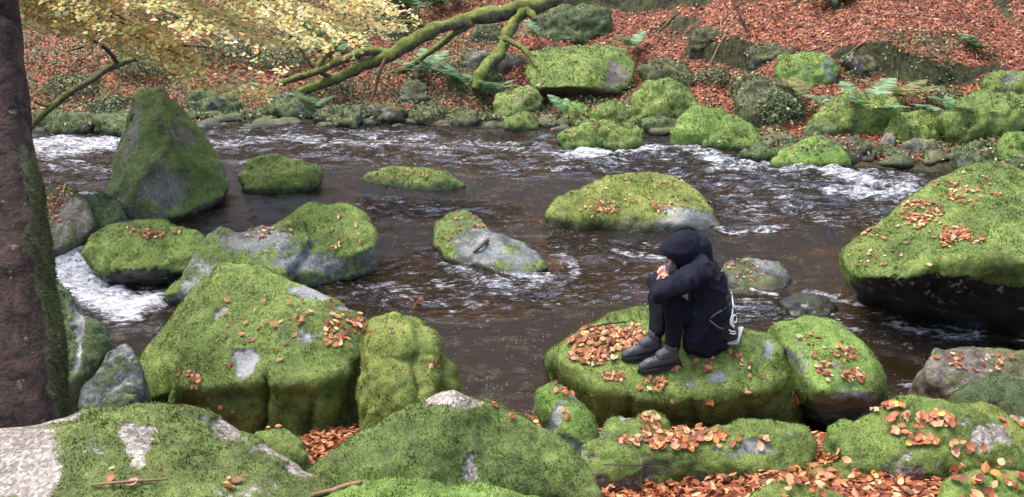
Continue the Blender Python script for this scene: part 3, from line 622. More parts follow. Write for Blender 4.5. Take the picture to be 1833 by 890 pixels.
# small cobbles filling the far water edge, alike and countless
rr = random.Random(3); cob = []
def cobble_mesh(c, s, sd):
    v = _sph * np.array([s, s * .8, s * .55]); v = v * (1 + .35 * fbm(v * (1.3 / s), 2, sd))[:, None]; return v + c
bm = bmesh.new()
for i in range(260):
    px = rr.uniform(40, 1850); X = None
    sx = np.interp(px, [60, 400, 700, 950, 1170, 1370, 1540, 1833], [234, 228, 226, 230, 238, 270, 290, 312]) - rr.uniform(-4, 26)
    t = base_t(px, sx); c = Pt(px, sx, t); s = rr.uniform(.05, .20); hull_bm(bm, cobble_mesh(c, s, i))
V, Q = remesh(bm, .03, 3); N = normals(V, Q); V = V + N * (.02 * fbm(V * 6, 3, 2))[:, None]; N = normals(V, Q)
mv = np.clip(.42 + .4 * (N[:, 2] - .3) + .5 * fbm(V * 1.6, 3, 4), 0, 1)
ob = mesh_np('shore_cobbles', V, Q, mat_rock('dull', 'dark'), attrs={'moss': mv, 'wet': (1 - sstep(V[:, 2] - wz(V[:, 0], V[:, 1]), .02, .1))})
tag(ob, 'dark and mossy cobbles packed along the far water edge', 'cobbles', kind='stuff')
BV.append((ob, BVHTree.FromPolygons([Vector(v) for v in V], Q.tolist()), 'cobbles'))

# ------------------------------------------------------------------ river
def fpoly(pl):  # polyline of pixels to world XY
    r = []
    for px, py in pl:
        t = base_t(px, py); r.append(Pt(px, py, t)[:2])
    return np.array(r)
STROKES = [  # pixel polyline, half width (m), strength, wave height
    ([(60, 262), (130, 270), (200, 262)], .75, 1.0, .05), ([(60, 290), (150, 300), (190, 310)], .5, .55, .04),
    ([(150, 345), (170, 348)], .12, .8, .02),
    ([(390, 235), (470, 232), (560, 238)], .35, .45, .03), ([(400, 262), (520, 252), (640, 262), (740, 252)], .45, .70, .05), ([(600, 240), (700, 240), (780, 250)], .4, .55, .04),
    ([(760, 262), (880, 262), (1000, 282), (1080, 290)], .55, .60, .06), ([(1010, 288), (1080, 276), (1140, 272), (1230, 262)], .30, 1.0, .07),
    ([(1100, 300), (1050, 305), (930, 305)], .3, .55, .05),
    ([(1230, 270), (1300, 300), (1400, 300), (1440, 305)], .35, .85, .07), ([(1440, 300), (1520, 325), (1560, 340)], .28, 1.0, .09), ([(1500, 345), (1590, 362), (1620, 340)], .3, .85, .07),
    ([(1560, 320), (1640, 325)], .3, .6, .05), ([(1340, 345), (1360, 375), (1350, 400)], .14, .6, .04), ([(1420, 345), (1425, 385)], .15, .6, .04), ([(1290, 405), (1330, 412), (1400, 408)], .15, .75, .03), ([(1450, 395), (1540, 400)], .2, .5, .04),
    ([(650, 515), (760, 530), (850, 520)], .38, .50, .035), ([(820, 500), (900, 505), (980, 500)], .30, .62, .04), ([(925, 492), (965, 495)], .13, .95, .05), ([(980, 455), (1012, 470), (1015, 500)], .10, .70, .03),
    ([(1100, 455), (1150, 458), (1200, 460)], .14, .65, .03), ([(1150, 432), (1190, 440)], .12, .55, .03), ([(760, 470), (800, 480)], .2, .4, .03), ([(830, 545), (960, 535), (1060, 540)], .14, .5, .02),
    ([(1320, 515), (1375, 527)], .08, 1.0, .02), ([(1310, 545), (1400, 555)], .3, .5, .03), ([(1450, 525), (1560, 545), (1610, 540)], .16, .85, .05), ([(1600, 545), (1680, 565), (1740, 590), (1840, 610)], .17, 1.0, .06),
    ([(1490, 560), (1500, 590)], .07, .8, .03), ([(1620, 585), (1700, 600), (1740, 605)], .12, .75, .02), ([(1640, 700), (1690, 708), (1720, 700)], .13, .8, .01), ([(1530, 590), (1640, 610)], .4, .3, .01),
    ([(130, 440), (120, 480), (150, 520)], .17, 1.3, .03), ([(120, 490), (170, 530), (210, 560), (240, 545)], .30, 1.3, .05), ([(230, 575), (200, 575), (270, 555)], .14, .9, .02), ([(250, 520), (330, 535)], .10, .6, .02),
    ([(500, 560), (620, 555), (700, 560)], .35, .32, .02), ([(640, 485), (720, 475)], .2, .35, .02), ([(680, 380), (780, 372), (900, 385)], .4, .28, .02), ([(400, 270), (480, 290)], .3, .35, .03), ([(580, 290), (700, 280), (860, 290)], .4, .30, .04),
    ([(150, 420), (158, 395)], .07, .9, .02),
    ([(380, 245), (600, 250), (900, 262), (1150, 290)], 1.0, .36, .045), ([(560, 275), (800, 285), (960, 300)], .6, .38, .05), ([(1200, 290), (1400, 330), (1560, 350)], .9, .42, .06), ([(1320, 370), (1450, 375), (1560, 380)], .5, .42, .05),
    ([(600, 500), (800, 520), (1050, 510), (1140, 480)], .55, .36, .035), ([(560, 545), (800, 550), (1000, 535)], .35, .34, .03), ([(1000, 440), (1100, 445), (1180, 450)], .35, .36, .03), ([(600, 395), (700, 385), (800, 380)], .3, .25, .03), ([(1330, 560), (1420, 560)], .35, .45, .03), ([(1500, 560), (1650, 575)], .35, .45, .03)]
wx = np.arange(-11, 11, .032); wy = np.concatenate([np.arange(4.6, 12, .026), np.arange(12, 17.5, .045)])
WX, WY = np.meshgrid(wx, wy); Zw = wz(WX, WY); foam = np.zeros_like(WX); amp = np.full_like(WX, .014)
warp = fbm(np.stack([WX * .9, WY * .9, 0 * WX], -1), 3, 60); warp2 = fbm(np.stack([WX * 1.3, WY * 1.3, 0 * WX + 9], -1), 3, 61)
for pl, hw, st, wh in STROKES:
    w = fpoly(pl); d = seg_dist(WX + .16 * warp, WY + .22 * warp2, w)
    f = 1 - sstep(d, hw * .25, hw * 1.25); foam = np.maximum(foam, f * st); amp = np.maximum(amp, .014 + 1.15 * wh * (1 - sstep(d, hw * .3, hw * 1.7)))
U = WX + .5 * warp; Vv = WY + .35 * warp2
p1 = fbm(np.stack([U * 1.5, Vv * 4.2, 0 * U], -1), 3, 70)
p2 = fbm(np.stack([U * 4.5, Vv * 11, 0 * U], -1), 3, 80)
rid = 1 - 2 * np.abs(p1)
Zw = Zw + amp * (.9 * p1 + .55 * p2 + .5 * rid) + .45 * foam * amp * fbm(np.stack([U * 11, Vv * 17, 0 * U], -1), 3, 85)
slope_ = np.abs(np.gradient(wz(WX, WY), axis=0) / np.gradient(WY, axis=0)); fall = sstep(slope_, .12, .35) * sstep(foam, .5, .9)
Zw = Zw + fall * (.045 * fbm(np.stack([WX * 22, WY * 2.5, 0 * WX], -1), 3, 88) + .02)
V = np.stack([WX, WY, Zw], -1).reshape(-1, 3); idx = np.arange(V.shape[0]).reshape(WX.shape)
Q = np.stack([idx[:-1, :-1], idx[:-1, 1:], idx[1:, 1:], idx[1:, :-1]], -1).reshape(-1, 4)
m, nt, out = newmat('peaty_water'); b = NB(nt); g = b.geo(); pos = g.outputs['Position']
mp = b.n('ShaderNodeMapping'); mp.inputs['Scale'].default_value = (5.5, 15, 8); b.l(pos, mp.inputs[0])
mp2 = b.n('ShaderNodeMapping'); mp2.inputs['Scale'].default_value = (16, 34, 20); b.l(pos, mp2.inputs[0])
n1 = b.noise(mp.outputs[0], 1, 6, .66, 1.1); n2 = b.noise(mp2.outputs[0], 1, 5, .7, .8)
mp3 = b.n('ShaderNodeMapping'); mp3.inputs['Scale'].default_value = (1, 2.2, 1); b.l(pos, mp3.inputs[0])
spv = b.n('ShaderNodeTexVoronoi'); spv.inputs['Scale'].default_value = 26; b.l(mp3.outputs[0], spv.inputs['Vector'])
spc = b.n('ShaderNodeSeparateColor'); b.l(spv.outputs['Color'], spc.inputs[0])
fo = b.attr('foam')
n4 = b.noise(pos, 3.5, 3, .6)
fa = b.math('ADD', b.math('MULTIPLY_ADD', fo, 1.02, -.22), b.math('ADD', b.math('MULTIPLY_ADD', n1, 2.6, -1.3), b.math('ADD', b.math('MULTIPLY_ADD', n2, 1.5, -.75), b.math('MULTIPLY_ADD', n4, 1.0, -.5))))
fm = b.smooth(fa, .25, 1.22)
speck = b.math('MULTIPLY', b.smooth(spv.outputs['Distance'], .16, .09), b.math('GREATER_THAN', b.math('ADD', spc.outputs[0], b.math('MULTIPLY', b.noise(pos, 1.1, 3, .5), .35)), 1.075))
fm = b.math('MAXIMUM', fm, b.math('MULTIPLY', speck, .85))
nr = b.bump(b.math('ADD', b.math('MULTIPLY', n1, 1.0), b.math('MULTIPLY', n2, .6)), 1.0, .075)
for nd_ in nt.nodes:
    if nd_.type == 'BUMP': b.l(b.math('MULTIPLY_ADD', b.smooth(b.math('ADD', fo, b.math('MULTIPLY_ADD', n4, .9, -.3)), .1, .5), .85, .26), nd_.inputs['Strength'])
deep = b.noise(pos, .8, 4, .6)
tint = b.ramp(deep, [(.42, (.25, .185, .085)), (.58, (.60, .45, .21))])
tr = b.n('ShaderNodeBsdfTransparent'); b.l(tint, tr.inputs[0])
di = b.n('ShaderNodeBsdfDiffuse'); di.inputs[0].default_value = (.024, .017, .008, 1)
m1 = b.n('ShaderNodeMixShader'); m1.inputs[0].default_value = .35; b.l(tr.outputs[0], m1.inputs[1]); b.l(di.outputs[0], m1.inputs[2])
gl = b.n('ShaderNodeBsdfGlossy'); gl.inputs['Roughness'].default_value = .06; gl.inputs['Color'].default_value = (1, 1, 1, 1); b.l(nr, gl.inputs['Normal'])
fr = b.n('ShaderNodeFresnel'); fr.inputs[0].default_value = 1.33; b.l(nr, fr.inputs['Normal'])
m2 = b.n('ShaderNodeMixShader'); b.l(b.math('MULTIPLY', fr.outputs[0], .8), m2.inputs[0]); b.l(m1.outputs[0], m2.inputs[1]); b.l(gl.outputs[0], m2.inputs[2])
fd = b.princ(b.ramp(n2, [(.4, (.50, .51, .56)), (.55, (.80, .80, .83))]), .5, .4, nr)
m3 = b.n('ShaderNodeMixShader'); b.l(fm, m3.inputs[0]); b.l(m2.outputs[0], m3.inputs[1]); b.l(fd.outputs[0], m3.inputs[2]); b.l(m3.outputs[0], out.inputs[0])
water = mesh_np('water', V, Q, m, attrs={'foam': foam.ravel()}); tag(water, kind='structure')
M_water = m

# ------------------------------------------------------------------ trees and branches
def tube(name, pts, mat, parent=None, seg=12, seed=0, knob=.12, mossb=.3, sub=10, flare=None, ret=False):
    """pts: (x,y,z,r); smooth curve with lumpy section"""
    P = np.array(pts, float); n = len(P)
    tt = np.linspace(0, n - 1, (n - 1) * sub + 1); C = np.zeros((len(tt), 4))
    for k, t in enumerate(tt):
        i = min(int(t), n - 2); u = t - i; p0, p1, p2, p3 = P[max(i - 1, 0)], P[i], P[i + 1], P[min(i + 2, n - 1)]
        C[k] = .5 * ((2 * p1) + (-p0 + p2) * u + (2 * p0 - 5 * p1 + 4 * p2 - p3) * u * u + (-p0 + 3 * p1 - 3 * p2 + p3) * u ** 3)
    C[:, 3] = np.interp(tt, np.arange(n), P[:, 3])
    C[:, :3] += (C[:, 3:4] * .35) * np.stack([fbm(C[:, :3] * (1.2 / (C[:, 3:4].mean() * 8)) + s, 2, seed + s) for s in (1, 2, 3)], -1)
    T = np.gradient(C[:, :3], axis=0); T /= np.linalg.norm(T, axis=1, keepdims=True) + 1e-9
    V = []; nrm = []; a0 = np.array([.3, .2, 1.0])
    if abs(T[0] @ (a0 / np.linalg.norm(a0))) > .9: a0 = np.array([1., .1, 0])
    for c, t in zip(C, T):
        a = np.cross(t, a0); a /= np.linalg.norm(a); bb = np.cross(t, a)
        an = np.linspace(0, 2 * math.pi, seg, endpoint=False)
        d = np.cos(an)[:, None] * a + np.sin(an)[:, None] * bb
        V.append((c[:3], d, c[3]))
    D = np.concatenate([d for _, d, _ in V]); Cn = np.repeat(C[:, :3], seg, 0); rr_ = np.repeat(C[:, 3], seg)
    Vx = Cn + D * rr_[:, None]; rm = C[:, 3].mean()
    Vx = Vx + D * (rr_ * knob * 1.6 * fbm(Vx * (1.1 / rm) * .5, 3, seed + 5))[:, None]
    L = len(C); i = np.arange(L - 1)[:, None] * seg + np.arange(seg)[None]; j = np.arange(L - 1)[:, None] * seg + (np.arange(seg) + 1)[None] % seg
    Q = np.stack([i, j, j + seg, i + seg], -1).reshape(-1, 4)
    caps = np.array([Cn[0], Cn[-1]]); nv = len(Vx); Vx = np.concatenate([Vx, caps])
    c1 = np.array([[nv, (k + 1) % seg, k, k] for k in range(seg)]); c2 = np.array([[nv + 1, (L - 1) * seg + k, (L - 1) * seg + (k + 1) % seg, (L - 1) * seg + (k + 1) % seg] for k in range(seg)])
    moss = np.clip(np.concatenate([mossb + .35 * D[:, 2] + .3 * fbm(Vx[:-2] * 3, 2, seed), [.5, .5]]), 0, 1)
    me_F = [tuple(q) for q in Q] + [tuple(q[:3]) for q in c1] + [tuple(q[:3]) for q in c2]
    o = mesh_list(name, Vx, me_F, mat, parent)
    at = o.data.attributes.new('moss', 'FLOAT', 'POINT'); at.data.foreach_set('value', moss.astype(np.float32))
    return o
# the near tree at the left edge
tb = Pt(-20, 830, 4.35)
tree = empty('tree', (tb[0], tb[1], .5)); tag(tree, 'thick dark-barked tree trunk with mossy right side, cut off by the left edge', 'tree')
pts = []
for px, py, rp in ((-30, 900, 215), (-22, 800, 168), (-10, 700, 140), (-12, 550, 122), (-18, 400, 105), (-25, 250, 92), (-35, 100, 84), (-45, 0, 82)):
    t = 4.35; p_ = Pt(px, py, t + (900 - py) * .0009); pts.append((*p_, rp * t / F))
pts.append((pts[-1][0] - .08, pts[-1][1] + .1, 5.2, .2)); pts.append((pts[-1][0] - .1, pts[-1][1] + .1, 7.5, .15)); pts.append((pts[-1][0] - .1, pts[-1][1] + .2, 10, .06))
tr_ = tube('trunk', pts, M_trunk, seg=120, seed=4, knob=.07, sub=30)
me = tr_.data; n = len(me.vertices); co = np.empty(n * 3, np.float32); me.vertices.foreach_get('co', co); co = co.reshape(-1, 3).astype(float)
px, py, t = proj(co)
edge = np.interp(py, [0, 250, 400, 550, 700, 760], [45, 58, 75, 105, 128, 134])
mo = np.clip(.12 + .75 * sstep(px, edge - 62, edge - 8) * sstep(py, 200, 600) + .18 * sstep(px, edge - 22, edge) + .62 * fbm(co * 3.2, 4, 6) + .2 * (project_weight(co, [(45, 430, 30, 40, 1.8), (25, 570, 22, 16, 1.6)])), 0, 1)
me.attributes['moss'].data.foreach_set('value', mo.astype(np.float32))
adopt(tr_, tree)
f_v = np.array([list(p.vertices)[:3] for p in me.polygons]); fc = co[f_v].mean(1); fm_ = mo[f_v].mean(1)
sel = np.where((fm_ > .6) & (fc[:, 2] < 3.6))[0]
fn_ = np.cross(co[f_v[:, 1]] - co[f_v[:, 0]], co[f_v[:, 2]] - co[f_v[:, 0]]); ar = np.linalg.norm(fn_, axis=1); fn_ /= ar[:, None] + 1e-9
k_ = rng.choice(sel, 26000, p=ar[sel] / ar[sel].sum()); u = rng.random((26000, 3)); u /= u.sum(1, keepdims=True)
P = (co[f_v[k_]] * u[:, :, None]).sum(1) + rng.normal(size=(26000, 3)) * .004
d = fn_[k_] * .8 + rng.normal(size=P.shape) * .5 + np.array([0, 0, -.2]); d /= np.linalg.norm(d, axis=1, keepdims=True); sd_ = np.cross(d, rng.normal(size=P.shape)); sd_ /= np.linalg.norm(sd_, axis=1, keepdims=True)
L_ = .013 * (.6 + rng.random((26000, 1)))
T = np.stack([P - sd_ * L_ * .22, P + sd_ * L_ * .22, P + d * L_], 1).reshape(-1, 3)
mt = mesh_np('moss', T, np.arange(len(T)).reshape(-1, 3), mat_moss('dull'), smooth=False); mt['kind'] = 'stuff'; adopt(mt, tree)

def pix_tube(name, pp, mat, parent, **kw):
    """pp: (px, py, depth, radius in px)"""
    o = tube(name, [(*Pt(x, y, t), r * .86 * t / F) for x, y, t, r in pp], mat, **kw)
    adopt(o, parent) if parent else None
    return o
# fallen tree across the far bank
ft = empty('fallen_tree', tuple(Pt(700, 150, 15.5))); tag(ft, 'moss-covered fallen tree with bent limbs lying across the far bank', 'fallen tree')
pix_tube('trunk', [(1010, -22, 16.6, 14), (965, 8, 16.3, 16), (900, 24, 16.0, 17), (840, 34, 15.8, 15), (780, 55, 15.6, 14), (720, 84, 15.4, 13), (685, 104, 15.3, 13), (630, 128, 15.3, 11), (575, 150, 15.2, 10), (510, 178, 15.1, 9), (455, 205, 15.0, 7)], M_limb, ft, seed=1, mossb=.5, seg=20, knob=.38)
pix_tube('limb', [(935, 24, 16.0, 13), (915, 50, 15.8, 14), (902, 85, 15.6, 14), (880, 112, 15.4, 13), (858, 138, 15.2, 11), (850, 160, 15.1, 8)], M_limb, ft, seed=2, mossb=.5, seg=16, knob=.4)
pix_tube('limb', [(700, 98, 15.4, 11), (660, 88, 15.3, 10), (630, 68, 15.2, 10), (605, 72, 15.1, 9), (585, 95, 15.0, 8), (570, 118, 15.0, 6)], M_limb, ft, seed=3, mossb=.55, seg=12, knob=.2)
pix_tube('limb', [(625, 70, 15.2, 9), (615, 48, 15.2, 7), (600, 30, 15.3, 4)], M_limb, ft, seed=4, mossb=.5, seg=10)
pix_tube('limb', [(705, 98, 15.4, 9), (660, 92, 15.2, 9), (610, 108, 15.1, 9), (560, 130, 15.0, 8), (500, 150, 15.0, 6)], M_limb, ft, seed=5, mossb=.5, seg=10)
pix_tube('limb', [(845, 40, 15.8, 8), (800, 70, 15.9, 7), (760, 100, 16.0, 6), (720, 130, 16.1, 5), (690, 140, 16.1, 4)], M_limb, ft, seed=21, mossb=.5, seg=10, knob=.3)
pix_tube('limb', [(780, 58, 15.6, 6), (745, 42, 15.5, 5), (700, 40, 15.4, 4), (650, 52, 15.4, 3)], M_limb, ft, seed=22, mossb=.45, seg=10, knob=.3)
pix_tube('limb', [(590, 138, 15.2, 6), (560, 118, 15.0, 5), (540, 90, 14.9, 4), (515, 75, 14.8, 3)], M_limb, ft, seed=23, mossb=.5, seg=10, knob=.3)
pix_tube('limb', [(905, 70, 15.5, 7), (940, 90, 15.3, 5), (960, 120, 15.1, 3)], M_limb, ft, seed=24, mossb=.5, seg=10, knob=.3)
pix_tube('stub', [(940, 18, 16, 9), (952, 28, 15.9, 9), (958, 36, 15.85, 5)], M_limb, ft, seed=6, mossb=.6, seg=10)
pix_tube('dead_twig', [(690, 105, 15.2, 5), (680, 128, 15.1, 4), (672, 155, 15.1, 3.5), (664, 180, 15.0, 2)], mat_simple('rotten_wood', (.085, .035, .02), .8, .2, 20, .5), ft, seed=7, seg=8)
# mossy bough crossing on the left
lb = empty('dead_bough', tuple(Pt(60, 225, 10.5))); tag(lb, 'thin mossy dead bough slanting up from behind the tree trunk over the far bank', 'bough')
pix_tube('limb', [(20, 262, 10.2, 7), (60, 222, 10.5, 6.5), (110, 175, 10.9, 7), (160, 145, 11.2, 6.5), (210, 115, 11.5, 6.5), (265, 98, 11.8, 5), (330, 82, 12.2, 4), (380, 86, 12.6, 2)], M_limb, lb, seed=11, mossb=.35, seg=10)
pix_tube('limb', [(212, 114, 11.5, 5), (190, 88, 11.3, 4), (165, 70, 11.1, 3.2), (135, 40, 10.9, 2.5), (105, 12, 10.7, 2)], M_twig, lb, seed=12, seg=8)
pix_tube('twig', [(110, 175, 10.9, 3), (85, 190, 10.7, 2.5), (60, 182, 10.6, 2)], M_limb, lb, seed=13, seg=8)
pix_tube('twig', [(110, 95, 11.2, 2), (160, 80, 11.3, 2.5), (200, 62, 11.4, 2.2), (250, 70, 11.5, 1.6)], M_limb, lb, seed=14, seg=8)

# overhanging beech: trunk stands outside the picture on the left
def leaf_cards(P, Nn, size, fold=.25, asp=.62, rot=None, hexa=False):
    n = len(P); r = rng.normal(size=(n, 3)) if rot is None else rot
    a = r - (r * Nn).sum(1, keepdims=True) * Nn; a /= np.linalg.norm(a, axis=1, keepdims=True) + 1e-9; c = np.cross(Nn, a)
    s = size[:, None] if np.ndim(size) else size
    f = fold * s * rng.uniform(-.6, 1, (n, 1))
    if hexa:
        g1 = f; g2 = f * rng.uniform(.1, 1, (n, 1)); cu = s * rng.uniform(-.1, .35, (n, 1))
        ps = [P - a * s * .95 + Nn * cu, P - a * s * .45 + c * s * .52 + Nn * g1, P + a * s * .2 + c * s * .58 + Nn * g1 * 1.1, P + a * s * 1.02 + Nn * cu, P + a * s * .2 - c * s * .58 + Nn * g2 * 1.1, P - a * s * .45 - c * s * .52 + Nn * g2]
        V = np.stack(ps, 1).reshape(-1, 3); b6 = np.arange(n)[:, None] * 6
        return V, np.concatenate([b6 + np.array([[0, 2, 1]]), b6 + np.array([[0, 3, 2]]), b6 + np.array([[0, 4, 3]]), b6 + np.array([[0, 5, 4]])])
    p0 = P - a * s; p3 = P + a * s + Nn * f * .5; p1 = P + c * s * asp + Nn * f - a * s * .12; p2 = P - c * s * asp + Nn * f * rng.uniform(.2, 1, (n, 1)) - a * s * .12
    V = np.stack([p0, p1, p3, p2], 1).reshape(-1, 3)
    b4 = np.arange(n)[:, None] * 4
    return V, np.concatenate([b4 + np.array([[0, 1, 2]]), b4 + np.array([[0, 2, 3]])])
bt = empty('beech_tree', (-9.2, 9.5, ground(-9.2, 9.5).item())); tag(bt, 'beech tree with yellow and pale green autumn leaves hanging in at the top left', 'tree')
adopt(tube('trunk', [(-9.2, 9.5, -.3, .42), (-9.1, 9.6, 1.5, .33), (-9, 9.7, 4, .28), (-9.1, 9.8, 7, .2), (-9, 9.9, 10, .08)], M_trunk, seg=24, seed=30), bt)
crownV = []; crownP = []
def bough(p0, p1, sag, r0, seedv):
    pts = []
    for k in range(5):
        u = k / 4; p_ = np.array(p0) * (1 - u) + np.array(p1) * u; p_[2] += sag * 4 * u * (1 - u); pts.append((*p_, r0 * (1 - .85 * u)))
    adopt(tube('bough', pts, M_twig, seg=8, seed=seedv), bt); return np.array(pts)
# lower rim of the spray in pixels: leaves hang above this line
rimx = [30, 60, 100, 150, 220, 270, 330, 400, 450, 500, 560, 620, 690, 760]; rimy = [105, 104, 96, 84, 96, 130, 158, 176, 186, 188, 140, 112, 78, 34]
org = np.array([-9.0, 9.7, 3.6])
bs = []
for k, (px, py, t) in enumerate([(470, 160, 9.2), (380, 120, 9.8), (560, 95, 9.6), (640, 50, 10.2), (300, 70, 9.0), (200, 40, 8.6), (120, 60, 9.6), (430, 40, 10.4), (500, 120, 8.6), (250, 110, 10.0), (700, 20, 10.4), (340, 20, 9.4), (430, 170, 9.6), (480, 90, 9.9), (150, 30, 10.2), (260, 10, 10.6), (560, 20, 9.9), (90, 85, 8.8), (390, 60, 8.8), (640, 70, 9.4), (310, 100, 10.5), (540, 60, 10.8), (220, 80, 9.5), (740, 30, 9.9), (350, 140, 9.1), (600, 60, 10.4), (500, 50, 9.2), (680, 50, 10.0), (160, 60, 9.0), (60, 30, 9.6), (420, 20, 10.9), (580, 90, 9.1), (300, 45, 9.8), (440, 140, 10.1), (520, 15, 10.6), (730, 60, 10.5), (620, 15, 9.6)]):
    bs.append(bough(org + np.array([0, 0, .1 * k]), Pt(px, py, t), .25, .020, 40 + k))
LP = []; LN = []; TW = []
for bp in bs:
    dirv = bp[-1, :3] - bp[0, :3]; L = np.linalg.norm(dirv); dirv /= L
    lat = np.cross(dirv, [0, 0, 1]); lat /= np.linalg.norm(lat)
    C = bp[:, :3]
    for j in range(90):
        u = .25 + .75 * j / 89; i = min(int(u * 4), 3); f = u * 4 - i; c = C[i] * (1 - f) + C[i + 1] * f
        for sgn in (-1, 1):
            if rng.random() < .12: continue
            if j % 30 == 10 and sgn == (1 if j % 60 == 10 else -1): TW.append((c, lat * sgn + dirv * .6 + np.array([0, 0, -.15])))
            tl_ = rng.uniform(.25, .75) * (1.15 - u * .6); td = lat * sgn + dirv * rng.uniform(.3, .9) + np.array([0, 0, rng.uniform(-.28, .05)]); td /= np.linalg.norm(td)
            nl = int(tl_ / .021)
            for q in range(nl):
                pp = c + td * tl_ * (q + 1) / nl + rng.normal(size=3) * .03; LP.append(pp); LN.append(np.array([0, -.30, 1]) + rng.normal(size=3) * .38)
LP = np.array(LP); LN = np.array(LN); LN /= np.linalg.norm(LN, axis=1, keepdims=True)
px, py, t = proj(LP); rim = np.interp(px, rimx, rimy, left=80, right=-40) + 9 * vnoise(np.stack([px / 22, 0 * px, 0 * px], -1), 3)
hole = fbm(np.stack([px / 80, py / 34, 0 * px], -1), 3, 77)
keep = (py < rim) & ((hole < .04 + .34 * (py < 60)) | (rng.random(len(px)) < .16))
LP, LN = LP[keep], LN[keep]
V, T3 = leaf_cards(LP, LN, rng.uniform(.018, .036, len(LP)), hexa=True)
adopt(mesh_np('crown', V, T3, M_canopy, smooth=False), bt)
for k, (c, d) in enumerate(TW[:95]):
    d = d / np.linalg.norm(d) * .55
    adopt(tube('twig', [(*c, .006), (*(c + d * .5 + [0, 0, .03]), .004), (*(c + d), .002)], M_twig, seg=5, sub=3, seed=200 + k), bt)

# ------------------------------------------------------------------ plants of the far bank
def fern(px, py, n, L, label, mat=None, tilt=(.35, .9), az=None, up=.0, seed=0):
    mat = mat or M_fern; t = base_t(px, py); c = Pt(px, py, t); c[2] = max(c[2], float(surf(c[0], c[1]))) + up; r = random.Random(seed)
    root = empty('fern', tuple(c)); tag(root, label, 'fern')
    for k in range(n):
        a = (az[k] if az else r.uniform(0, 6.283)); el = r.uniform(*tilt); LL = 1.5 * L * r.uniform(.75, 1.1)
        d = np.array([math.cos(a), math.sin(a), 0]); nseg = 22; V = []; Fc = []
        pth = []
        for i in range(nseg + 1):
            u = i / nseg; pth.append(d * LL * (u * math.cos(el) + .12 * u * u) + np.array([0, 0, LL * (u * math.sin(el) * 1.25 - .45 * u * u * math.sin(el) - .12 * u * u)]))
        pth = np.array(pth); side = np.cross(d, [0, 0, 1])
        for i in range(nseg):
            b0 = len(V); w = side * .004; V += [pth[i] - w, pth[i] + w, pth[i + 1] + w, pth[i + 1] - w]; Fc.append((b0, b0 + 1, b0 + 2, b0 + 3))
        for i in range(3, nseg):
            u = i / nseg; pl = LL * .26 * math.sin(math.pi * min(1, (u * .9 + .1)) ** .85) * (1 if u < .5 else 1) + .01
            tan = (pth[i] - pth[i - 1]); tan /= np.linalg.norm(tan)
            for s in (-1, 1):
                q = side * s * .95 + tan * .35 + np.array([0, 0, -.12 + r.uniform(-.1, .1)]); q /= np.linalg.norm(q); wv = tan * LL / nseg * .46
                b0 = len(V); p0 = pth[i]; V += [p0 - wv, p0 + wv, p0 + q * pl * .55 + wv * .8, p0 + q * pl, p0 + q * pl * .55 - wv * .8]; Fc.append((b0, b0 + 1, b0 + 2, b0 + 3, b0 + 4))
        fo_ = mesh_list('frond', V, Fc, mat, root, smooth=False)
    return root
fern(1540, 222, 5, .62, 'bright green fern with four spread fronds above the water on the right bank', az=[R(160), R(35), R(235), R(290), R(100)], up=.10, tilt=(.45, .9), seed=1)
fern(1716, 232, 7, .48, 'green fern hanging beside the large round bank boulder', az=[R(200), R(250), R(300), R(340), R(150), R(90), R(30)], up=.15, tilt=(.3, .8), seed=2)
fern(740, 22, 11, .7, 'large dark green fern clump high on the bank above the fallen tree', seed=3, up=.05)
fern(800, 12, 9, .6, 'fern clump at the top edge right of the large fern clump', seed=4, up=.05)
fern(835, 165, 8, .5, 'fern growing at the foot of the fallen tree limb', seed=5, up=.1)
fern(880, 185, 7, .42, 'small pale fern on the left of the lichen-spotted boulder', seed=6, up=.15)
fern(770, 140, 7, .5, 'fern under the fallen trunk left of the dropping limb', seed=7, up=.1)
fern(1010, 215, 6, .32, 'tiny fern on the shore stone below the square block', seed=8, up=.1)
fern(965, 92, 6, .40, 'fern drooping from the left end of the square block', seed=9, up=.25)
fern(1130, 108, 7, .38, 'fern at the right end of the square block', seed=10, up=.2)
fern(1605, 200, 8, .42, 'yellowing fern between the bright fern and the round bank boulder', M_fernd, seed=11, up=.2)
fern(1430, 200, 8, .40, 'yellowing fern on the overgrown hump', M_fernd, seed=12, up=.2)
fern(1745, 90, 7, .34, 'small dark fern on the leaf ledge at right', M_bramble, seed=13)
fern(1495, 6, 8, .4, 'green fern at the top edge on the leafy slope', seed=14)
fern(610, 100, 8, .45, 'fern behind the bent limb of the fallen tree', seed=15, up=.05)
fern(560, 205, 7, .40, 'fern at the far water edge under the fallen trunk', seed=16, up=.1)
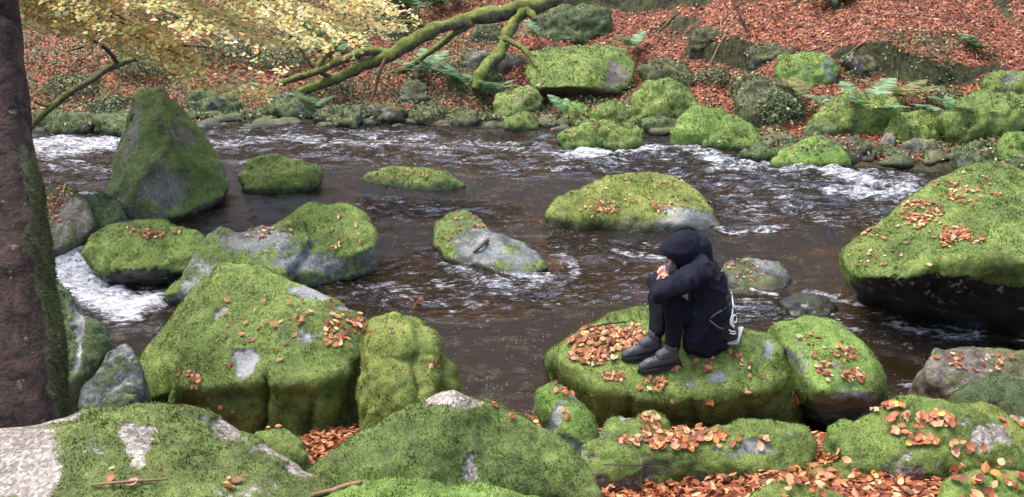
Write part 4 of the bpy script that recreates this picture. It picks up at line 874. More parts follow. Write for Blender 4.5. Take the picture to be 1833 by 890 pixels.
def shrub(px, py, rx, rz, n, label, mat=None, leaf=.028, seed=0):
    t = base_t(px, py); c = Pt(px, py, t); g0 = float(surf(c[0], c[1])); root = empty('ground_plant', (c[0], c[1], g0)); tag(root, label, 'plant')
    r = np.random.default_rng(seed + 500); th = r.uniform(0, 6.283, n); ph = np.arccos(r.uniform(0, 1, n)); rad = r.uniform(.55, 1, n) ** .6
    P = np.stack([np.cos(th) * np.sin(ph) * rx, np.sin(th) * np.sin(ph) * rx * .8, np.cos(ph) * rz], -1) * rad[:, None]; P *= (1 + .35 * fbm(P * 3.5, 2, seed))[:, None]
    N = P / np.linalg.norm(P, axis=1, keepdims=True) + r.normal(size=P.shape) * .6 + [0, 0, .4]; N /= np.linalg.norm(N, axis=1, keepdims=True)
    V, T3 = leaf_cards(P, N, r.uniform(.6, 1.2, n) * leaf); mesh_np('leaves', V, T3, mat or M_bramble, root, smooth=False)
    bm = bmesh.new()
    for k in range(9):
        q = P[k * n // 9]; cone(bm, (q[0] * .1, q[1] * .1, -.05), q * .9, .008, .003)
    me = bpy.data.meshes.new('stems'); bm.to_mesh(me); bm.free(); me.materials.append(M_twig); o = bpy.data.objects.new('stems', me); COL.objects.link(o); o.parent = root
for k, a in enumerate([
    (1350, 170, .42, .40, 900, 'ivy-like dark green plant left of the leaf-topped mound'), (1400, 215, .40, .42, 900, 'dark bramble clump behind the hunched boulder'),
    (1500, 205, .45, .30, 800, 'low green plant left of the bright fern'), (1650, 225, .38, .28, 600, 'dull green bramble between the ferns on the right bank'),
    (1190, 135, .40, .28, 600, 'leafy plant right of the square block'), (1275, 145, .35, .25, 500, 'low bramble on the leafy slope right of the square block'),
    (560, 60, .8, .35, 1600, 'wide green undergrowth patch behind the yellow beech leaves'), (420, 110, .7, .5, 1500, 'dark green shrub behind the yellow beech leaves'),
    (260, 130, .6, .45, 1300, 'dark green shrub above the standing stone'), (130, 165, .5, .30, 900, 'low green plant under the dead bough'),
    (700, 60, .55, .35, 1000, 'green undergrowth just above the fallen trunk'), (590, 165, .5, .30, 900, 'low green plant under the fallen trunk'),
    (300, 25, .9, .4, 1300, 'broad undergrowth patch near the top left'), (880, 150, .30, .20, 400, 'small leafy plant at the foot of the dropping limb'),
    (1690, 195, .35, .30, 600, 'dark leafy plant at the left side of the round bank boulder'), (1040, 60, .5, .3, 800, 'low dark plant on the outcrop above the square block'),
    (200, 195, .35, .22, 500, 'small green plant on the far shore left of the standing stone'), (500, 120, .5, .35, 900, 'green undergrowth patch right of the dark shrub')]):
    shrub(*a, seed=k, leaf=.03)

# ------------------------------------------------------------------ fallen leaves
gb = BVHTree.FromPolygons([Vector(v) for v in np.stack([GX, GY, GZ], -1).reshape(-1, 3)], (lambda I: np.stack([I[:-1, :-1], I[:-1, 1:], I[1:, 1:], I[1:, :-1]], -1).reshape(-1, 4).tolist())(np.arange(GX.size).reshape(GX.shape)))
BV.append((gr, gb, 'ground'))
def cast(px, py):
    o = Vector(CAM); d = Vector(ray(px, py)).normalized(); best = None
    for ob, bv, lab in BV:
        h = bv.ray_cast(o, d)
        if h[0] is not None and (best is None or h[3] < best[0]): best = (h[3], h[0], h[1], ob)
    return best
NEAR = []  # loc, normal, size, kind, place
def place_leaves(spots, size=.0225):
    for x, y, rx, ry, n in spots:
        n = int(n * 1.6 + .5)
        for k in range(n):
            a = rng.uniform(0, 6.283); q = math.sqrt(rng.random())
            h = cast(x + rx * q * math.cos(a), y + ry * q * math.sin(a))
            if not h or h[2].z < .05: continue
            p_ = np.array(h[1]); 
            if p_[2] < wz(p_[0], p_[1]) + .02: continue
            NEAR.append((p_ + np.array(h[2]) * .012 * rng.uniform(.6, 2.2), np.array(h[2]), size * rng.uniform(.6, 1.3) * (.86 if h[0] > 7 else 1), h[3]))
place_leaves([
    (1080, 610, 62, 26, 110), (1060, 640, 44, 14, 55), (1125, 600, 30, 18, 30), (1100, 678, 26, 10, 10), (1165, 690, 30, 14, 16), (1205, 655, 22, 8, 10), (1260, 655, 30, 16, 6), (1340, 680, 40, 30, 5), (1230, 725, 60, 20, 4), (1320, 640, 20, 14, 3),
    (1500, 640, 50, 30, 10), (1510, 632, 24, 12, 18), (1525, 675, 22, 12, 22), (1475, 665, 14, 20, 12), (1450, 610, 20, 14, 4), (1430, 705, 16, 20, 10),
    (1650, 380, 40, 22, 80), (1640, 400, 20, 12, 20), (1710, 420, 30, 12, 55), (1695, 435, 16, 12, 20), (1725, 352, 34, 14, 22), (1545, 420, 22, 12, 14), (1745, 430, 18, 8, 14), (1640, 440, 130, 50, 26), (1740, 340, 60, 30, 16), (1680, 330, 30, 6, 6), (1560, 460, 40, 22, 7),
    (1085, 372, 24, 11, 34), (1060, 380, 30, 12, 10), (1190, 372, 24, 10, 22), (1126, 360, 14, 5, 5), (1150, 350, 110, 35, 18), (1200, 330, 30, 8, 8),
    (1340, 480, 40, 24, 18), (1650, 700, 1, 1, 0), (1760, 650, 60, 18, 22), (1700, 640, 30, 10, 8),
    (835, 400, 40, 18, 16), (800, 430, 10, 14, 6), (275, 420, 22, 9, 20), (238, 410, 12, 10, 5), (320, 415, 20, 6, 5),
    (95, 365, 22, 16, 36), (95, 340, 30, 12, 12), (100, 392, 14, 6, 8), (120, 345, 15, 8, 8),
    (460, 415, 34, 10, 16), (600, 440, 14, 6, 6), (610, 425, 40, 40, 6), (520, 400, 30, 14, 4),
    (620, 590, 40, 24, 22), (640, 575, 26, 12, 10), (600, 612, 16, 10, 8), (560, 565, 60, 40, 12), (450, 560, 60, 50, 8), (350, 680, 10, 16, 9), (330, 665, 20, 10, 4), (480, 620, 120, 60, 10), (640, 600, 30, 30, 8), (400, 520, 40, 30, 2),
    (775, 655, 10, 8, 3), (720, 590, 20, 10, 1), (882, 728, 3, 3, 1), (918, 748, 4, 4, 1), (1000, 700, 30, 14, 6), (1160, 760, 20, 16, 14), (1125, 790, 24, 8, 14), (1020, 730, 20, 20, 2),
    (1200, 790, 60, 16, 60), (1250, 782, 60, 12, 40), (1330, 790, 60, 14, 8), (1630, 760, 40, 20, 12), (1685, 750, 22, 14, 16), (1650, 790, 26, 8, 14), (1610, 770, 20, 8, 4), (1600, 730, 20, 8, 6), (1720, 800, 40, 14, 6), (1580, 735, 20, 6, 4),
    (480, 765, 20, 8, 14), (505, 285, 40, 10, 10), (740, 308, 30, 8, 6), (765, 315, 8, 5, 6), (700, 318, 60, 10, 6),
    (1800, 760, 30, 10, 4), (415, 870, 16, 8, 5), (240, 860, 60, 20, 3), (420, 735, 30, 14, 3), (1030, 240, 20, 6, 10), (1085, 225, 30, 8, 8), (1030, 205, 20, 8, 14), (1280, 200, 30, 10, 4), (1440, 265, 30, 14, 6),
    (925, 165, 30, 14, 12), (1430, 110, 40, 14, 16), (1060, 90, 70, 6, 12), (1520, 262, 24, 8, 10), (1150, 185, 40, 14, 10), (1745, 275, 30, 8, 12), (1360, 165, 40, 30, 16), (1520, 190, 60, 20, 16)])
# loose drifts on the near ground
nd = 0; cand = []
for k in range(19000):
    X = rng.uniform(-2.3, 3.2); Y = rng.uniform(3.15, 5.35); 
    if X < -.1 and not (-1.25 < X < -.35 and 4.3 < Y < 5.5): continue
    cand.append((X, Y))
upr = [bv for ob, bv, lab in BV]
def on_top(X, Y):
    best = None
    for (ob, bv, lab) in BV:
        h = bv.ray_cast(Vector((X, Y, 3)), Vector((0, 0, -1)))
        if h[0] is not None and (best is None or h[0].z > best[0].z): best = (h[0], h[1], ob)
    return best
for X, Y in cand:
    h = on_top(X, Y)
    if not h: continue
    isg = h[2] is gr
    if not isg and not (h[0].z < .62 and 'leaf' in '' ): 
        lowr = h[2].get('label', '').startswith(('low mossy stone at the bottom', 'small mossy stone poking', 'little dark mossy'))
        if not (lowr and rng.random() < .35): continue
    p_ = np.array(h[0])
    if p_[2] < wz(p_[0], p_[1]) + .04: continue
    nrm = np.array(h[1]) + rng.normal(size=3) * .38; nrm /= np.linalg.norm(nrm)
    NEAR.append((p_ + np.array([0, 0, rng.uniform(.008, .05)]), nrm, rng.uniform(.017, .032), h[2]))
PL = np.array([q[0] for q in NEAR]); PN = np.array([q[1] for q in NEAR]); PS = np.array([q[2] for q in NEAR])
pxx, pyy, tt_ = proj(PL); inside = (pxx > 5) & (pxx < W0 - 5) & (pyy > 5) & (pyy < H0 - 3)
def visible(i):
    h = cast(pxx[i], pyy[i]); return h is not None and abs(h[0] - np.linalg.norm(PL[i] - CAM)) < .06
scr = PS / tt_ * inside; order = np.argsort(-scr); chosen = []
for i in order:
    if len(chosen) >= 300: break
    if scr[i] > 0 and PL[i][2] > 0 and visible(i): chosen.append(i)
ch = set(chosen); rest = np.array([i for i in range(len(NEAR)) if i not in ch])
# one good leaf mesh: ovate, folded on the midrib, curled
def leaf_mesh(mat, sd):
    r = random.Random(sd); prof = [(-1, .03), (-.72, .34), (-.35, .60), (.05, .64), (.42, .50), (.75, .24), (1, .0)]; V = []; Fc = []
    cu = r.uniform(-.25, .35); fo_ = r.uniform(.05, .35); tw = r.uniform(-.3, .3)
    for y, w in prof:
        zc = cu * y * y; V += [(-w, y, zc + fo_ * w + tw * y * w * .4), (0, y, zc - .02), (w, y, zc + fo_ * w - tw * y * w * .4)]
    for i in range(len(prof) - 1):
        a = i * 3; Fc += [(a, a + 1, a + 4, a + 3), (a + 1, a + 2, a + 5, a + 4)]
    V += [(-.02, -1.35, .03), (.02, -1.35, .03)]; n = len(V); Fc.append((1, n - 2, n - 1))
    me = bpy.data.meshes.new('leaf'); me.from_pydata(V, [], Fc); me.update(); me.materials.append(mat)
    me.polygons.foreach_set('use_smooth', np.full(len(me.polygons), True, dtype=bool)); return me
kinds = ['coppery', 'dark brown', 'pale tan', 'orange', 'yellow']; prob = [.38, .16, .28, .13, .05]
LM = {k: [leaf_mesh(M_leafk[k], i * 10 + j) for j in range(4)] for i, k in enumerate(kinds)}
SHORT = {}
for ob, bv, lab in BV: SHORT[ob.name] = lab
for i in chosen:
    k = kinds[rng.choice(5, p=prob)]
    me = LM[k][rng.integers(4)]; o = bpy.data.objects.new('fallen_leaf', me); COL.objects.link(o)
    z = Vector(PN[i]); a = rng.uniform(0, 6.283); q = z.to_track_quat('Z', 'Y'); 
    o.rotation_mode = 'QUATERNION'; from mathutils import Quaternion
    o.rotation_quaternion = q @ Quaternion((0, 0, 1), a); s = PS[i]; o.scale = (s, s, s); o.location = Vector(PL[i])
    host = NEAR[i][3]
    if host is gr: where = 'on the leaf-covered near bank'
    else:
        w_ = SHORT[host.name].split(); where = 'on the ' + ' '.join(w_[:9]).rstrip(',')
        while where.split()[-1] in ('with', 'a', 'and', 'the', 'at', 'in', 'on', 'of', 'by', 'beside', 'under', 'its', 'between', 'behind', 'to', 'right', 'left', 'from', 'its', 'just', 'thick'): where = ' '.join(where.split()[:-1])
    tag(o, k + ' beech leaf ' + where, 'leaf', k + ' leaves ' + where)
V, T3 = leaf_cards(PL[rest], PN[rest], PS[rest], hexa=True); lo = mesh_np('leaf_litter', V, T3, M_litter, smooth=False); tag(lo, 'loose coppery beech leaves drifted between and on the boulders', 'leaves', kind='stuff')
# far bank litter
nF = 90000; X = rng.uniform(-10, 10.5, nF); Y = shoreY(X) + rng.uniform(-.1, 8.5, nF)
px, py, t = proj(np.stack([X, Y, ground(X, Y)], -1)); k = (px > -150) & (px < 2000) & (py > -60) & (py < 330)
X, Y = X[k], Y[k]; Zg = ground(X, Y); e = .03
nx_ = (ground(X + e, Y) - Zg) / e; ny_ = (ground(X, Y + e) - Zg) / e
st = np.hypot(nx_, ny_); greenm = fbm(np.stack([X, Y, 0 * X], -1) * .8, 3, 90) + .75 * (1 - sstep(X, -1.5, 1.5)) - .25
k = (Zg > wz(X, Y) + .03) & (st < 1.0) & ((greenm < .25) | (rng.random(len(X)) < .3)); X, Y, Zg, nx_, ny_ = X[k], Y[k], Zg[k], nx_[k], ny_[k]
N = np.stack([-nx_, -ny_, 0 * X + 1], -1) + rng.normal(size=(len(X), 3)) * .35; N /= np.linalg.norm(N, axis=1, keepdims=True)
PF = [np.stack([X, Y, Zg + rng.uniform(.005, .05, len(X))], -1)]; NF = [N]
for ob, bv, lab in BV:
    if ob is gr: continue
    me = ob.data; c0 = np.array(me.vertices[0].co)
    if c0[1] < 11.5: continue
    nv = len(me.vertices); co = np.empty(nv * 3, np.float32); me.vertices.foreach_get('co', co); co = co.reshape(-1, 3).astype(float)
    no = np.empty(nv * 3, np.float32); me.vertices.foreach_get('normal', no); no = no.reshape(-1, 3)
    cl = fbm(co * 2.5, 2, 66); ok = np.where((no[:, 2] > .45) & (rng.random(nv) < .004 + .05 * np.clip(cl + .02, 0, 1)))[0]
    PF.append(co[ok] + no[ok] * .01); NF.append(no[ok] + rng.normal(size=(len(ok), 3)) * .2)
PF = np.concatenate(PF); NF = np.concatenate(NF); NF /= np.linalg.norm(NF, axis=1, keepdims=True)
V, T3 = leaf_cards(PF, NF, rng.uniform(.020, .040, len(PF)))
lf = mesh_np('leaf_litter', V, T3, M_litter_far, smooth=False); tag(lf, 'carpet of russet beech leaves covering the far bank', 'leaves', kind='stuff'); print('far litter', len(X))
# moss, ivy and small herbs on the lower far bank
nG = 110000; X = rng.uniform(-10, 9.5, nG); Y = shoreY(X) + rng.uniform(-.05, 8, nG) ** 1.0
Zg = ground(X, Y); gm = fbm(np.stack([X, Y, 0 * X], -1) * .8, 3, 90) + .75 * (1 - sstep(X, -1.5, 1.5)) - .25; sh = Y - shoreY(X)
k = (Zg > wz(X, Y) + .02) & ((gm + .35 * (1 - sstep(sh, .6, 2.2)) > .22)); X, Y, Zg = X[k], Y[k], Zg[k]
N = rng.normal(size=(len(X), 3)) * .6 + [0, -.2, 1]; N /= np.linalg.norm(N, axis=1, keepdims=True)
PF = [np.stack([X, Y, Zg + rng.uniform(.01, .09, len(X))], -1)]; NF = [N]
for ob, bv, lab in BV:
    if ob is gr: continue
    me = ob.data; c0 = np.array(me.vertices[0].co)
    if c0[1] < 11.5: continue
    nv = len(me.vertices); co = np.empty(nv * 3, np.float32); me.vertices.foreach_get('co', co); co = co.reshape(-1, 3).astype(float)
    no = np.empty(nv * 3, np.float32); me.vertices.foreach_get('normal', no); no = no.reshape(-1, 3)
    cl = fbm(co * 1.7 + 9, 3, 67) + (.12 if 'dull' in me.materials[0].name else -.28); ok = np.where((no[:, 2] > .0) & (rng.random(nv) < 1.4 * np.clip(cl, 0, .3)) & (co[:, 2] > wz(co[:, 0], co[:, 1]) + .12))[0]
    PF.append(co[ok] + no[ok] * rng.uniform(.01, .06, (len(ok), 1))); NF.append(no[ok] + rng.normal(size=(len(ok), 3)) * .6)
PF = np.concatenate(PF); NF = np.concatenate(NF); NF /= np.linalg.norm(NF, axis=1, keepdims=True)
V, T3 = leaf_cards(PF, NF, rng.uniform(.014, .036, len(PF)))
hb = mesh_np('ground_cover', V, T3, M_bramble, smooth=False); tag(hb, 'small green herbs and ivy covering the lower far bank', 'ground cover', kind='stuff')

# ------------------------------------------------------------------ sticks
def stick(label, pp, mat=None, name='stick', seed=0):
    o = tube(name, [(*Pt(x, y, t), r * t / F) for x, y, t, r in pp], mat or M_stick, seg=8, seed=seed); tag(o, label, 'stick'); return o
def on(px, py, r=.008):
    h = cast(px, py); return proj(np.array(h[1]))[2] - r
stick('pale broken stick on the mossy ledge at the bottom edge', [(558, 887, on(558, 884) - .02, 4), (600, 876, on(600, 876) - .03, 5), (645, 862, on(645, 862) - .02, 4)], seed=50)
stick('brown forked stick lying on the pale grey midstream rock', [(848, 452, on(848, 452) - .04, 2.5), (870, 432, on(870, 432) - .05, 3.5), (892, 416, on(892, 418) - .06, 4), (903, 410, on(892, 418) - .05, 3)], mat_simple('dark_stick', (.075, .045, .032), .7, .3, 30, .4), seed=51)
stick('thin bent twig over the leaves by the small pale stone', [(1080, 832, on(1080, 832) - .03, 1.2), (1140, 833, on(1140, 833) - .05, 1.2), (1200, 840, on(1200, 842) - .05, 1)], M_twig, name='twig', seed=52)
stick('thin brown twig across the front moss boulder', [(165, 868, on(165, 868) - .02, 2), (230, 862, on(230, 862) - .02, 2.5), (300, 858, on(300, 858) - .02, 2)], seed=53)
stick('short dark twig lying on the leaves of the seated person\'s rock', [(1050, 588, on(1050, 590) - .03, 1.6), (1085, 580, on(1085, 582) - .04, 2), (1120, 576, on(1120, 578) - .03, 1.4)], M_twig, name='twig', seed=54)
for k in range(16):
    for q in range(20):
        x = rng.uniform(1130, 1800); y = rng.uniform(12, 175); h = cast(x, y)
        if h and h[3] is gr: break
    c = np.array(h[1]); a = rng.uniform(0, 3.14); L = rng.uniform(.25, .7); d = np.array([math.cos(a), math.sin(a), 0]) * L; P = []
    for u in (-1, -.3, .4, 1):
        p_ = c + d * u + rng.normal(size=3) * [.03, .03, 0]; p_[2] = float(ground(p_[0], p_[1])) + .03; P.append((*p_, .011 - .004 * u))
    o = tube('dead_stick', P, M_stick if k % 3 else M_limb, seg=6, sub=4, seed=300 + k); tag(o, 'thin dead stick lying in the russet leaves of the far bank', 'stick', 'dead sticks on the far bank')
# brown leaf clump snagged in the current
h = Pt(748, 548, base_t(748, 552)); n = 14; P = h + rng.normal(size=(n, 3)) * [.03, .03, .02] + [0, 0, .03]; N = rng.normal(size=(n, 3)); N /= np.linalg.norm(N, axis=1, keepdims=True)
V, T3 = leaf_cards(P, N, rng.uniform(.02, .035, n)); tag(mesh_np('leaf_clump', V, T3, M_leafk['dark brown'], smooth=False), 'dark clump of wet leaves snagged in the open current', 'leaf clump')

# ------------------------------------------------------------------ the seated person
M_jacket = mat_simple('navy_black_cloth', (.010, .010, .018), .9, .12, 9, .3, .4, 90)
M_trouser = mat_simple('black_trouser_cloth', (.009, .009, .013), .95, .05, 12, .3, .4, 110)
M_skin = mat_simple('skin', (.52, .27, .20), .55, .35, 30, .1)
M_boot = mat_simple('worn_grey_leather', (.042, .042, .046), .5, .4, 25, .4, .3, 60)
M_sole = mat_simple('boot_rubber', (.016, .016, .016), .7)
M_bag = mat_simple('black_nylon', (.008, .008, .010), .45, .4, 14, .3)
M_white = mat_simple('white_print', (.62, .63, .66), .6)
M_strap = mat_simple('grey_webbing', (.075, .075, .085), .6)
M_pad = mat_simple('pale_foam_pad', (.42, .41, .37), .8, .2, 20, .12)
M_cig = mat_simple('cigarette_paper', (.70, .68, .62), .7)
M_hair = mat_simple('dark_hair', (.02, .014, .010), .6)
origin = PY(1262, 622, 5.58)
person = empty('person', tuple(origin))
tag(person, 'person in dark hooded jacket sitting hunched on mossy rock, hands raised to mouth', 'person')
def part(name, bm, mat, vox=.007, sm=4, disp=0, dscale=14, par=None, seed=1):
    V, Q = remesh(bm, vox, sm)
    if disp:
        N = normals(V, Q)
        w = fbm(V * dscale, 3, seed); w2 = fbm(V * np.array([dscale * 1.9, dscale * 1.2, dscale * .7]) + 3, 2, seed + 4)
        V = V + N * (disp * (w - .55 * np.abs(w2) * 1.6))[:, None]
    o = mesh_np(name, V, Q, mat); adopt(o, par or person); return o
def J(px, py, Y, r): return (*PY(px, py, Y), r)
YC = 5.58
# body: one continuous figure under the clothes (head with face, neck, torso, limbs, hands)
headc = PY(1221, 449, 5.56)
fwd = np.array([-.80, -.16, -.58]); fwd /= np.linalg.norm(fwd); sidev = np.cross(fwd, [0, 0, 1]); sidev /= np.linalg.norm(sidev); upv = np.cross(sidev, fwd)
def HL(f, s, u): return headc + fwd * f + sidev * s + upv * u
bm = bmesh.new()
hull_bm(bm, [headc + (fwd * q[0] * .092 + sidev * q[1] * .072 + upv * q[2] * .088) + upv * .006 for q in _sph])
cone(bm, HL(.03, 0, -.05), HL(.065, 0, -.085), .058, .032)       # jaw and chin
cone(bm, HL(.085, 0, .0), HL(.112, 0, -.028), .010, .014)          # nose
cone(bm, HL(.088, -.016, -.055), HL(.088, .016, -.055), .009, .009)  # lips
cone(bm, HL(.086, -.045, .022), HL(.090, .045, .022), .010, .010)   # brow
for s in (-1, 1):
    cone(bm, HL(.0, s * .074, .0), HL(-.01, s * .078, .028), .016, .016)   # ears
    cone(bm, HL(.074, s * .032, -.02), HL(.074, s * .034, -.022), .022, .022)
nb = PY(1248, 478, 5.57)
chain(bm, [(*HL(-.02, 0, -.06), .055), (*nb, .06), J(1262, 520, 5.58, .11), J(1268, 570, 5.60, .12), J(1270, 598, 5.60, .13)])
JT = dict(
    lsho=J(1258, 487, 5.42, .062), rsho=J(1246, 478, 5.74, .062), lelb=J(1182, 524, 5.22, .048), relb=J(1176, 508, 5.74, .046),
    lwri=J(1181, 509, 5.42, .030), rwri=J(1197, 500, 5.56, .030), lhip=J(1270, 602, 5.50, .085), rhip=J(1266, 594, 5.70, .085),
    lkne=J(1204, 540, 5.38, .062), rkne=J(1176, 530, 5.62, .062), lank=(0, 0, 0, .042), rank=(0, 0, 0, .042))
def rock_z(px, py): return np.array(cast(px, py)[1])
FT = {}
for s_, hp_, tp_ in (('l', (1216, 652), (1150, 666)), ('r', (1186, 630), (1128, 643))):
    h_ = rock_z(*hp_); t_ = rock_z(*tp_); FT[s_] = (h_ + [0, 0, .012], t_ + [0, 0, .012]); d_ = (t_ - h_) / np.linalg.norm(t_ - h_)
    JT[s_ + 'ank'] = (*(h_ + d_ * .052 + [.0, 0, .165]), .042)
for s in 'lr':
    chain(bm, [(*nb, .07), (*JT[s + 'sho'][:3], .05), (*JT[s + 'elb'][:3], .038), (*JT[s + 'wri'][:3], .024)])
    chain(bm, [(*JT[s + 'hip'][:3], .060), (*JT[s + 'kne'][:3], .036), (*JT[s + 'ank'][:3], .026)])
hc = PY(1189, 497, 5.49)
def hand(w, c, sgn):
    w = np.array(w[:3]); ax = c - w; ax /= np.linalg.norm(ax); pal = np.array([-.55, .1 * sgn, .82]); pal -= ax * (pal @ ax); pal /= np.linalg.norm(pal)
    sd2 = np.cross(ax, pal)
    cone(bm, w, c - ax * .01, .026, .030); 
    for i, L in enumerate((.036, .042, .039, .030)):
        k0 = c + sd2 * (i - 1.5) * .018; k1 = k0 + (ax * .75 + pal * .5) * L; k2 = k1 + (pal * .8 - ax * .45) * L * .75; k3 = k2 + (-ax * .9 - pal * .1) * L * .55
        chain(bm, [(*k0, .0105), (*k1, .0098), (*k2, .009), (*k3, .008)])
    t0_ = w + ax * .018 + sd2 * -.024 * sgn; t1 = t0_ + (ax * .5 - sd2 * sgn * .4 + pal * .6) * .034; t2 = t1 + (ax * .5 + pal * .7 + sd2 * sgn * .3) * .028
    chain(bm, [(*t0_, .013), (*t1, .0115), (*t2, .009)])
hand(JT['lwri'], hc + np.array([.0, -.035, -.012]), 1); hand(JT['rwri'], hc + np.array([0.004, .03, .012]), -1)
part('body', bm, M_skin, .0042, 2)
# eyes and hair
for s in (-1, 1):
    bm = bmesh.new(); hull_bm(bm, [HL(.088, s * .033, .004) + _q * .011 for _q in _sph]); part('eye', bm, mat_simple('eye', (.25, .22, .2), .2), .003, 1)
bm = bmesh.new(); cone(bm, HL(.015, 0, .026), HL(-.02, 0, .018), .073, .073); part('hair', bm, M_hair, .008, 2, .004, 30)
# trousers
bm = bmesh.new()
for s in 'lr':
    hp, kn, an = JT[s + 'hip'], JT[s + 'kne'], JT[s + 'ank']; mid = [(a + c) / 2 for a, c in zip(kn[:3], an[:3])]
    chain(bm, [(*hp[:3], .095), (*kn[:3], .066), (mid[0] + .008, mid[1], mid[2], .063), (an[0] + .004, an[1], an[2] - .005, .056)])
cone(bm, JT['lhip'][:3], JT['rhip'][:3], .10, .10)
part('trousers', bm, M_trouser, .007, 4, .010, 11, seed=3)
# jacket
bm = bmesh.new()
for Y, dxp, r in ((5.46, 2, .95), (5.58, 4, 1.0), (5.70, 0, .95)):
    chain(bm, [J(1262 + dxp, 612, Y + .02, .12 * r), J(1270 + dxp, 590, Y + .02, .135 * r), J(1270 + dxp, 555, Y, .132 * r), J(1265 + dxp, 520, Y, .130 * r), J(1259 + dxp, 492, Y, .105 * r), J(1248, 474, (Y + 5.57) / 2, .075)])
chain(bm, [J(1245, 612, 5.44, .085), J(1236, 606, 5.40, .055)]); chain(bm, [J(1282, 600, 5.50, .10), J(1290, 615, 5.52, .055)]); chain(bm, [J(1262, 560, 5.44, .10), J(1243, 600, 5.40, .070), J(1238, 616, 5.38, .045)])
for s in 'lr':
    sh, el, wr = JT[s + 'sho'], JT[s + 'elb'], JT[s + 'wri']; mid = [(a + c) / 2 for a, c in zip(sh[:3], el[:3])]
    chain(bm, [(*sh[:3], .084), (mid[0], mid[1], mid[2] - .008, .068), (*el[:3], .057)]); chain(bm, [(*el[:3], .057), *[((el[0] * .35 + wr[0] * .65), (el[1] * .35 + wr[1] * .65), (el[2] * .35 + wr[2] * .65), .046)], (*wr[:3], .036)])
hull_bm(bm, [PY(x, y, Yq) for x, y in ((1224, 600), (1226, 624), (1262, 631), (1298, 626), (1304, 600), (1296, 560), (1246, 560)) for Yq in (5.385, 5.44)])
cone(bm, JT['lsho'][:3], nb, .080, .078); cone(bm, JT['rsho'][:3], nb, .080, .078)
V, Q = remesh(bm, .007, 5); N = normals(V, Q)
w = 1 - 2 * np.abs(fbm(V * np.array([7, 7, 12]) + np.array([0, 0, 2]), 2, 5)); w3 = 1 - 2 * np.abs(fbm(V * np.array([11, 9, 9]) + 8, 2, 6))
# extra gathering at elbows, waist and under the arm
fold = np.zeros(len(V))
for q, rad in ((JT['lelb'], .18), (JT['relb'], .16), (JT['lsho'], .16), (J(1262, 560, 5.44, 0), .22)):
    fold += np.exp(-((V - np.array(q[:3])) ** 2).sum(1) / rad ** 2)
V = V + N * (.006 * w + .008 * w3 + .014 * np.clip(fold, 0, 1.2) * (w3 ** 3) - .004)[:, None]
jo = mesh_np('jacket', V, Q, M_jacket); adopt(jo, person)
# hood: a shell open towards the face
th_n, ph_n = 44, 60; V = []; 
for i in range(th_n):
    th = R(47) + (math.pi - R(47)) * i / (th_n - 1)           # 0 = face direction
    for j in range(ph_n):
        ph = 2 * math.pi * j / ph_n; f = math.cos(th); s = math.sin(th) * math.cos(ph); u = math.sin(th) * math.sin(ph)
        r = np.array([.140 if f > 0 else .140, .100, .112 if u > 0 else .125])
        p_ = fwd * f * r[0] + sidev * s * r[1] + upv * (u * r[2] + .012)
        if u > 0 and f > .3: p_ = p_ + fwd * .030 * u + upv * -.004
        V.append(headc + p_)
V = np.array(V); n_ = (V - headc); n_ /= np.linalg.norm(n_, axis=1, keepdims=True)
V += n_ * (.008 * (1 - 2 * np.abs(fbm(V * np.array([12, 12, 12]), 2, 9))) + .006 * fbm(V * 30, 2, 10))[:, None]
idx = np.arange(th_n * ph_n).reshape(th_n, ph_n); nx2 = np.roll(idx, -1, 1); Q = np.stack([idx[:-1], nx2[:-1], nx2[1:], idx[1:]], -1).reshape(-1, 4)
ho = mesh_np('hood', V, Q, M_jacket); so = ho.modifiers.new('thickness', 'SOLIDIFY'); so.thickness = .009; so.offset = -1; adopt(ho, person)
bm = bmesh.new(); chain(bm, [(*HL(-.10, 0, -.05), .085), (*(nb + np.array([.01, 0, .02])), .098)]); chain(bm, [(*HL(-.02, -.05, -.105), .030), (*HL(-.02, .05, -.105), .030)]); part('collar', bm, M_jacket, .007, 4, .008, 12)
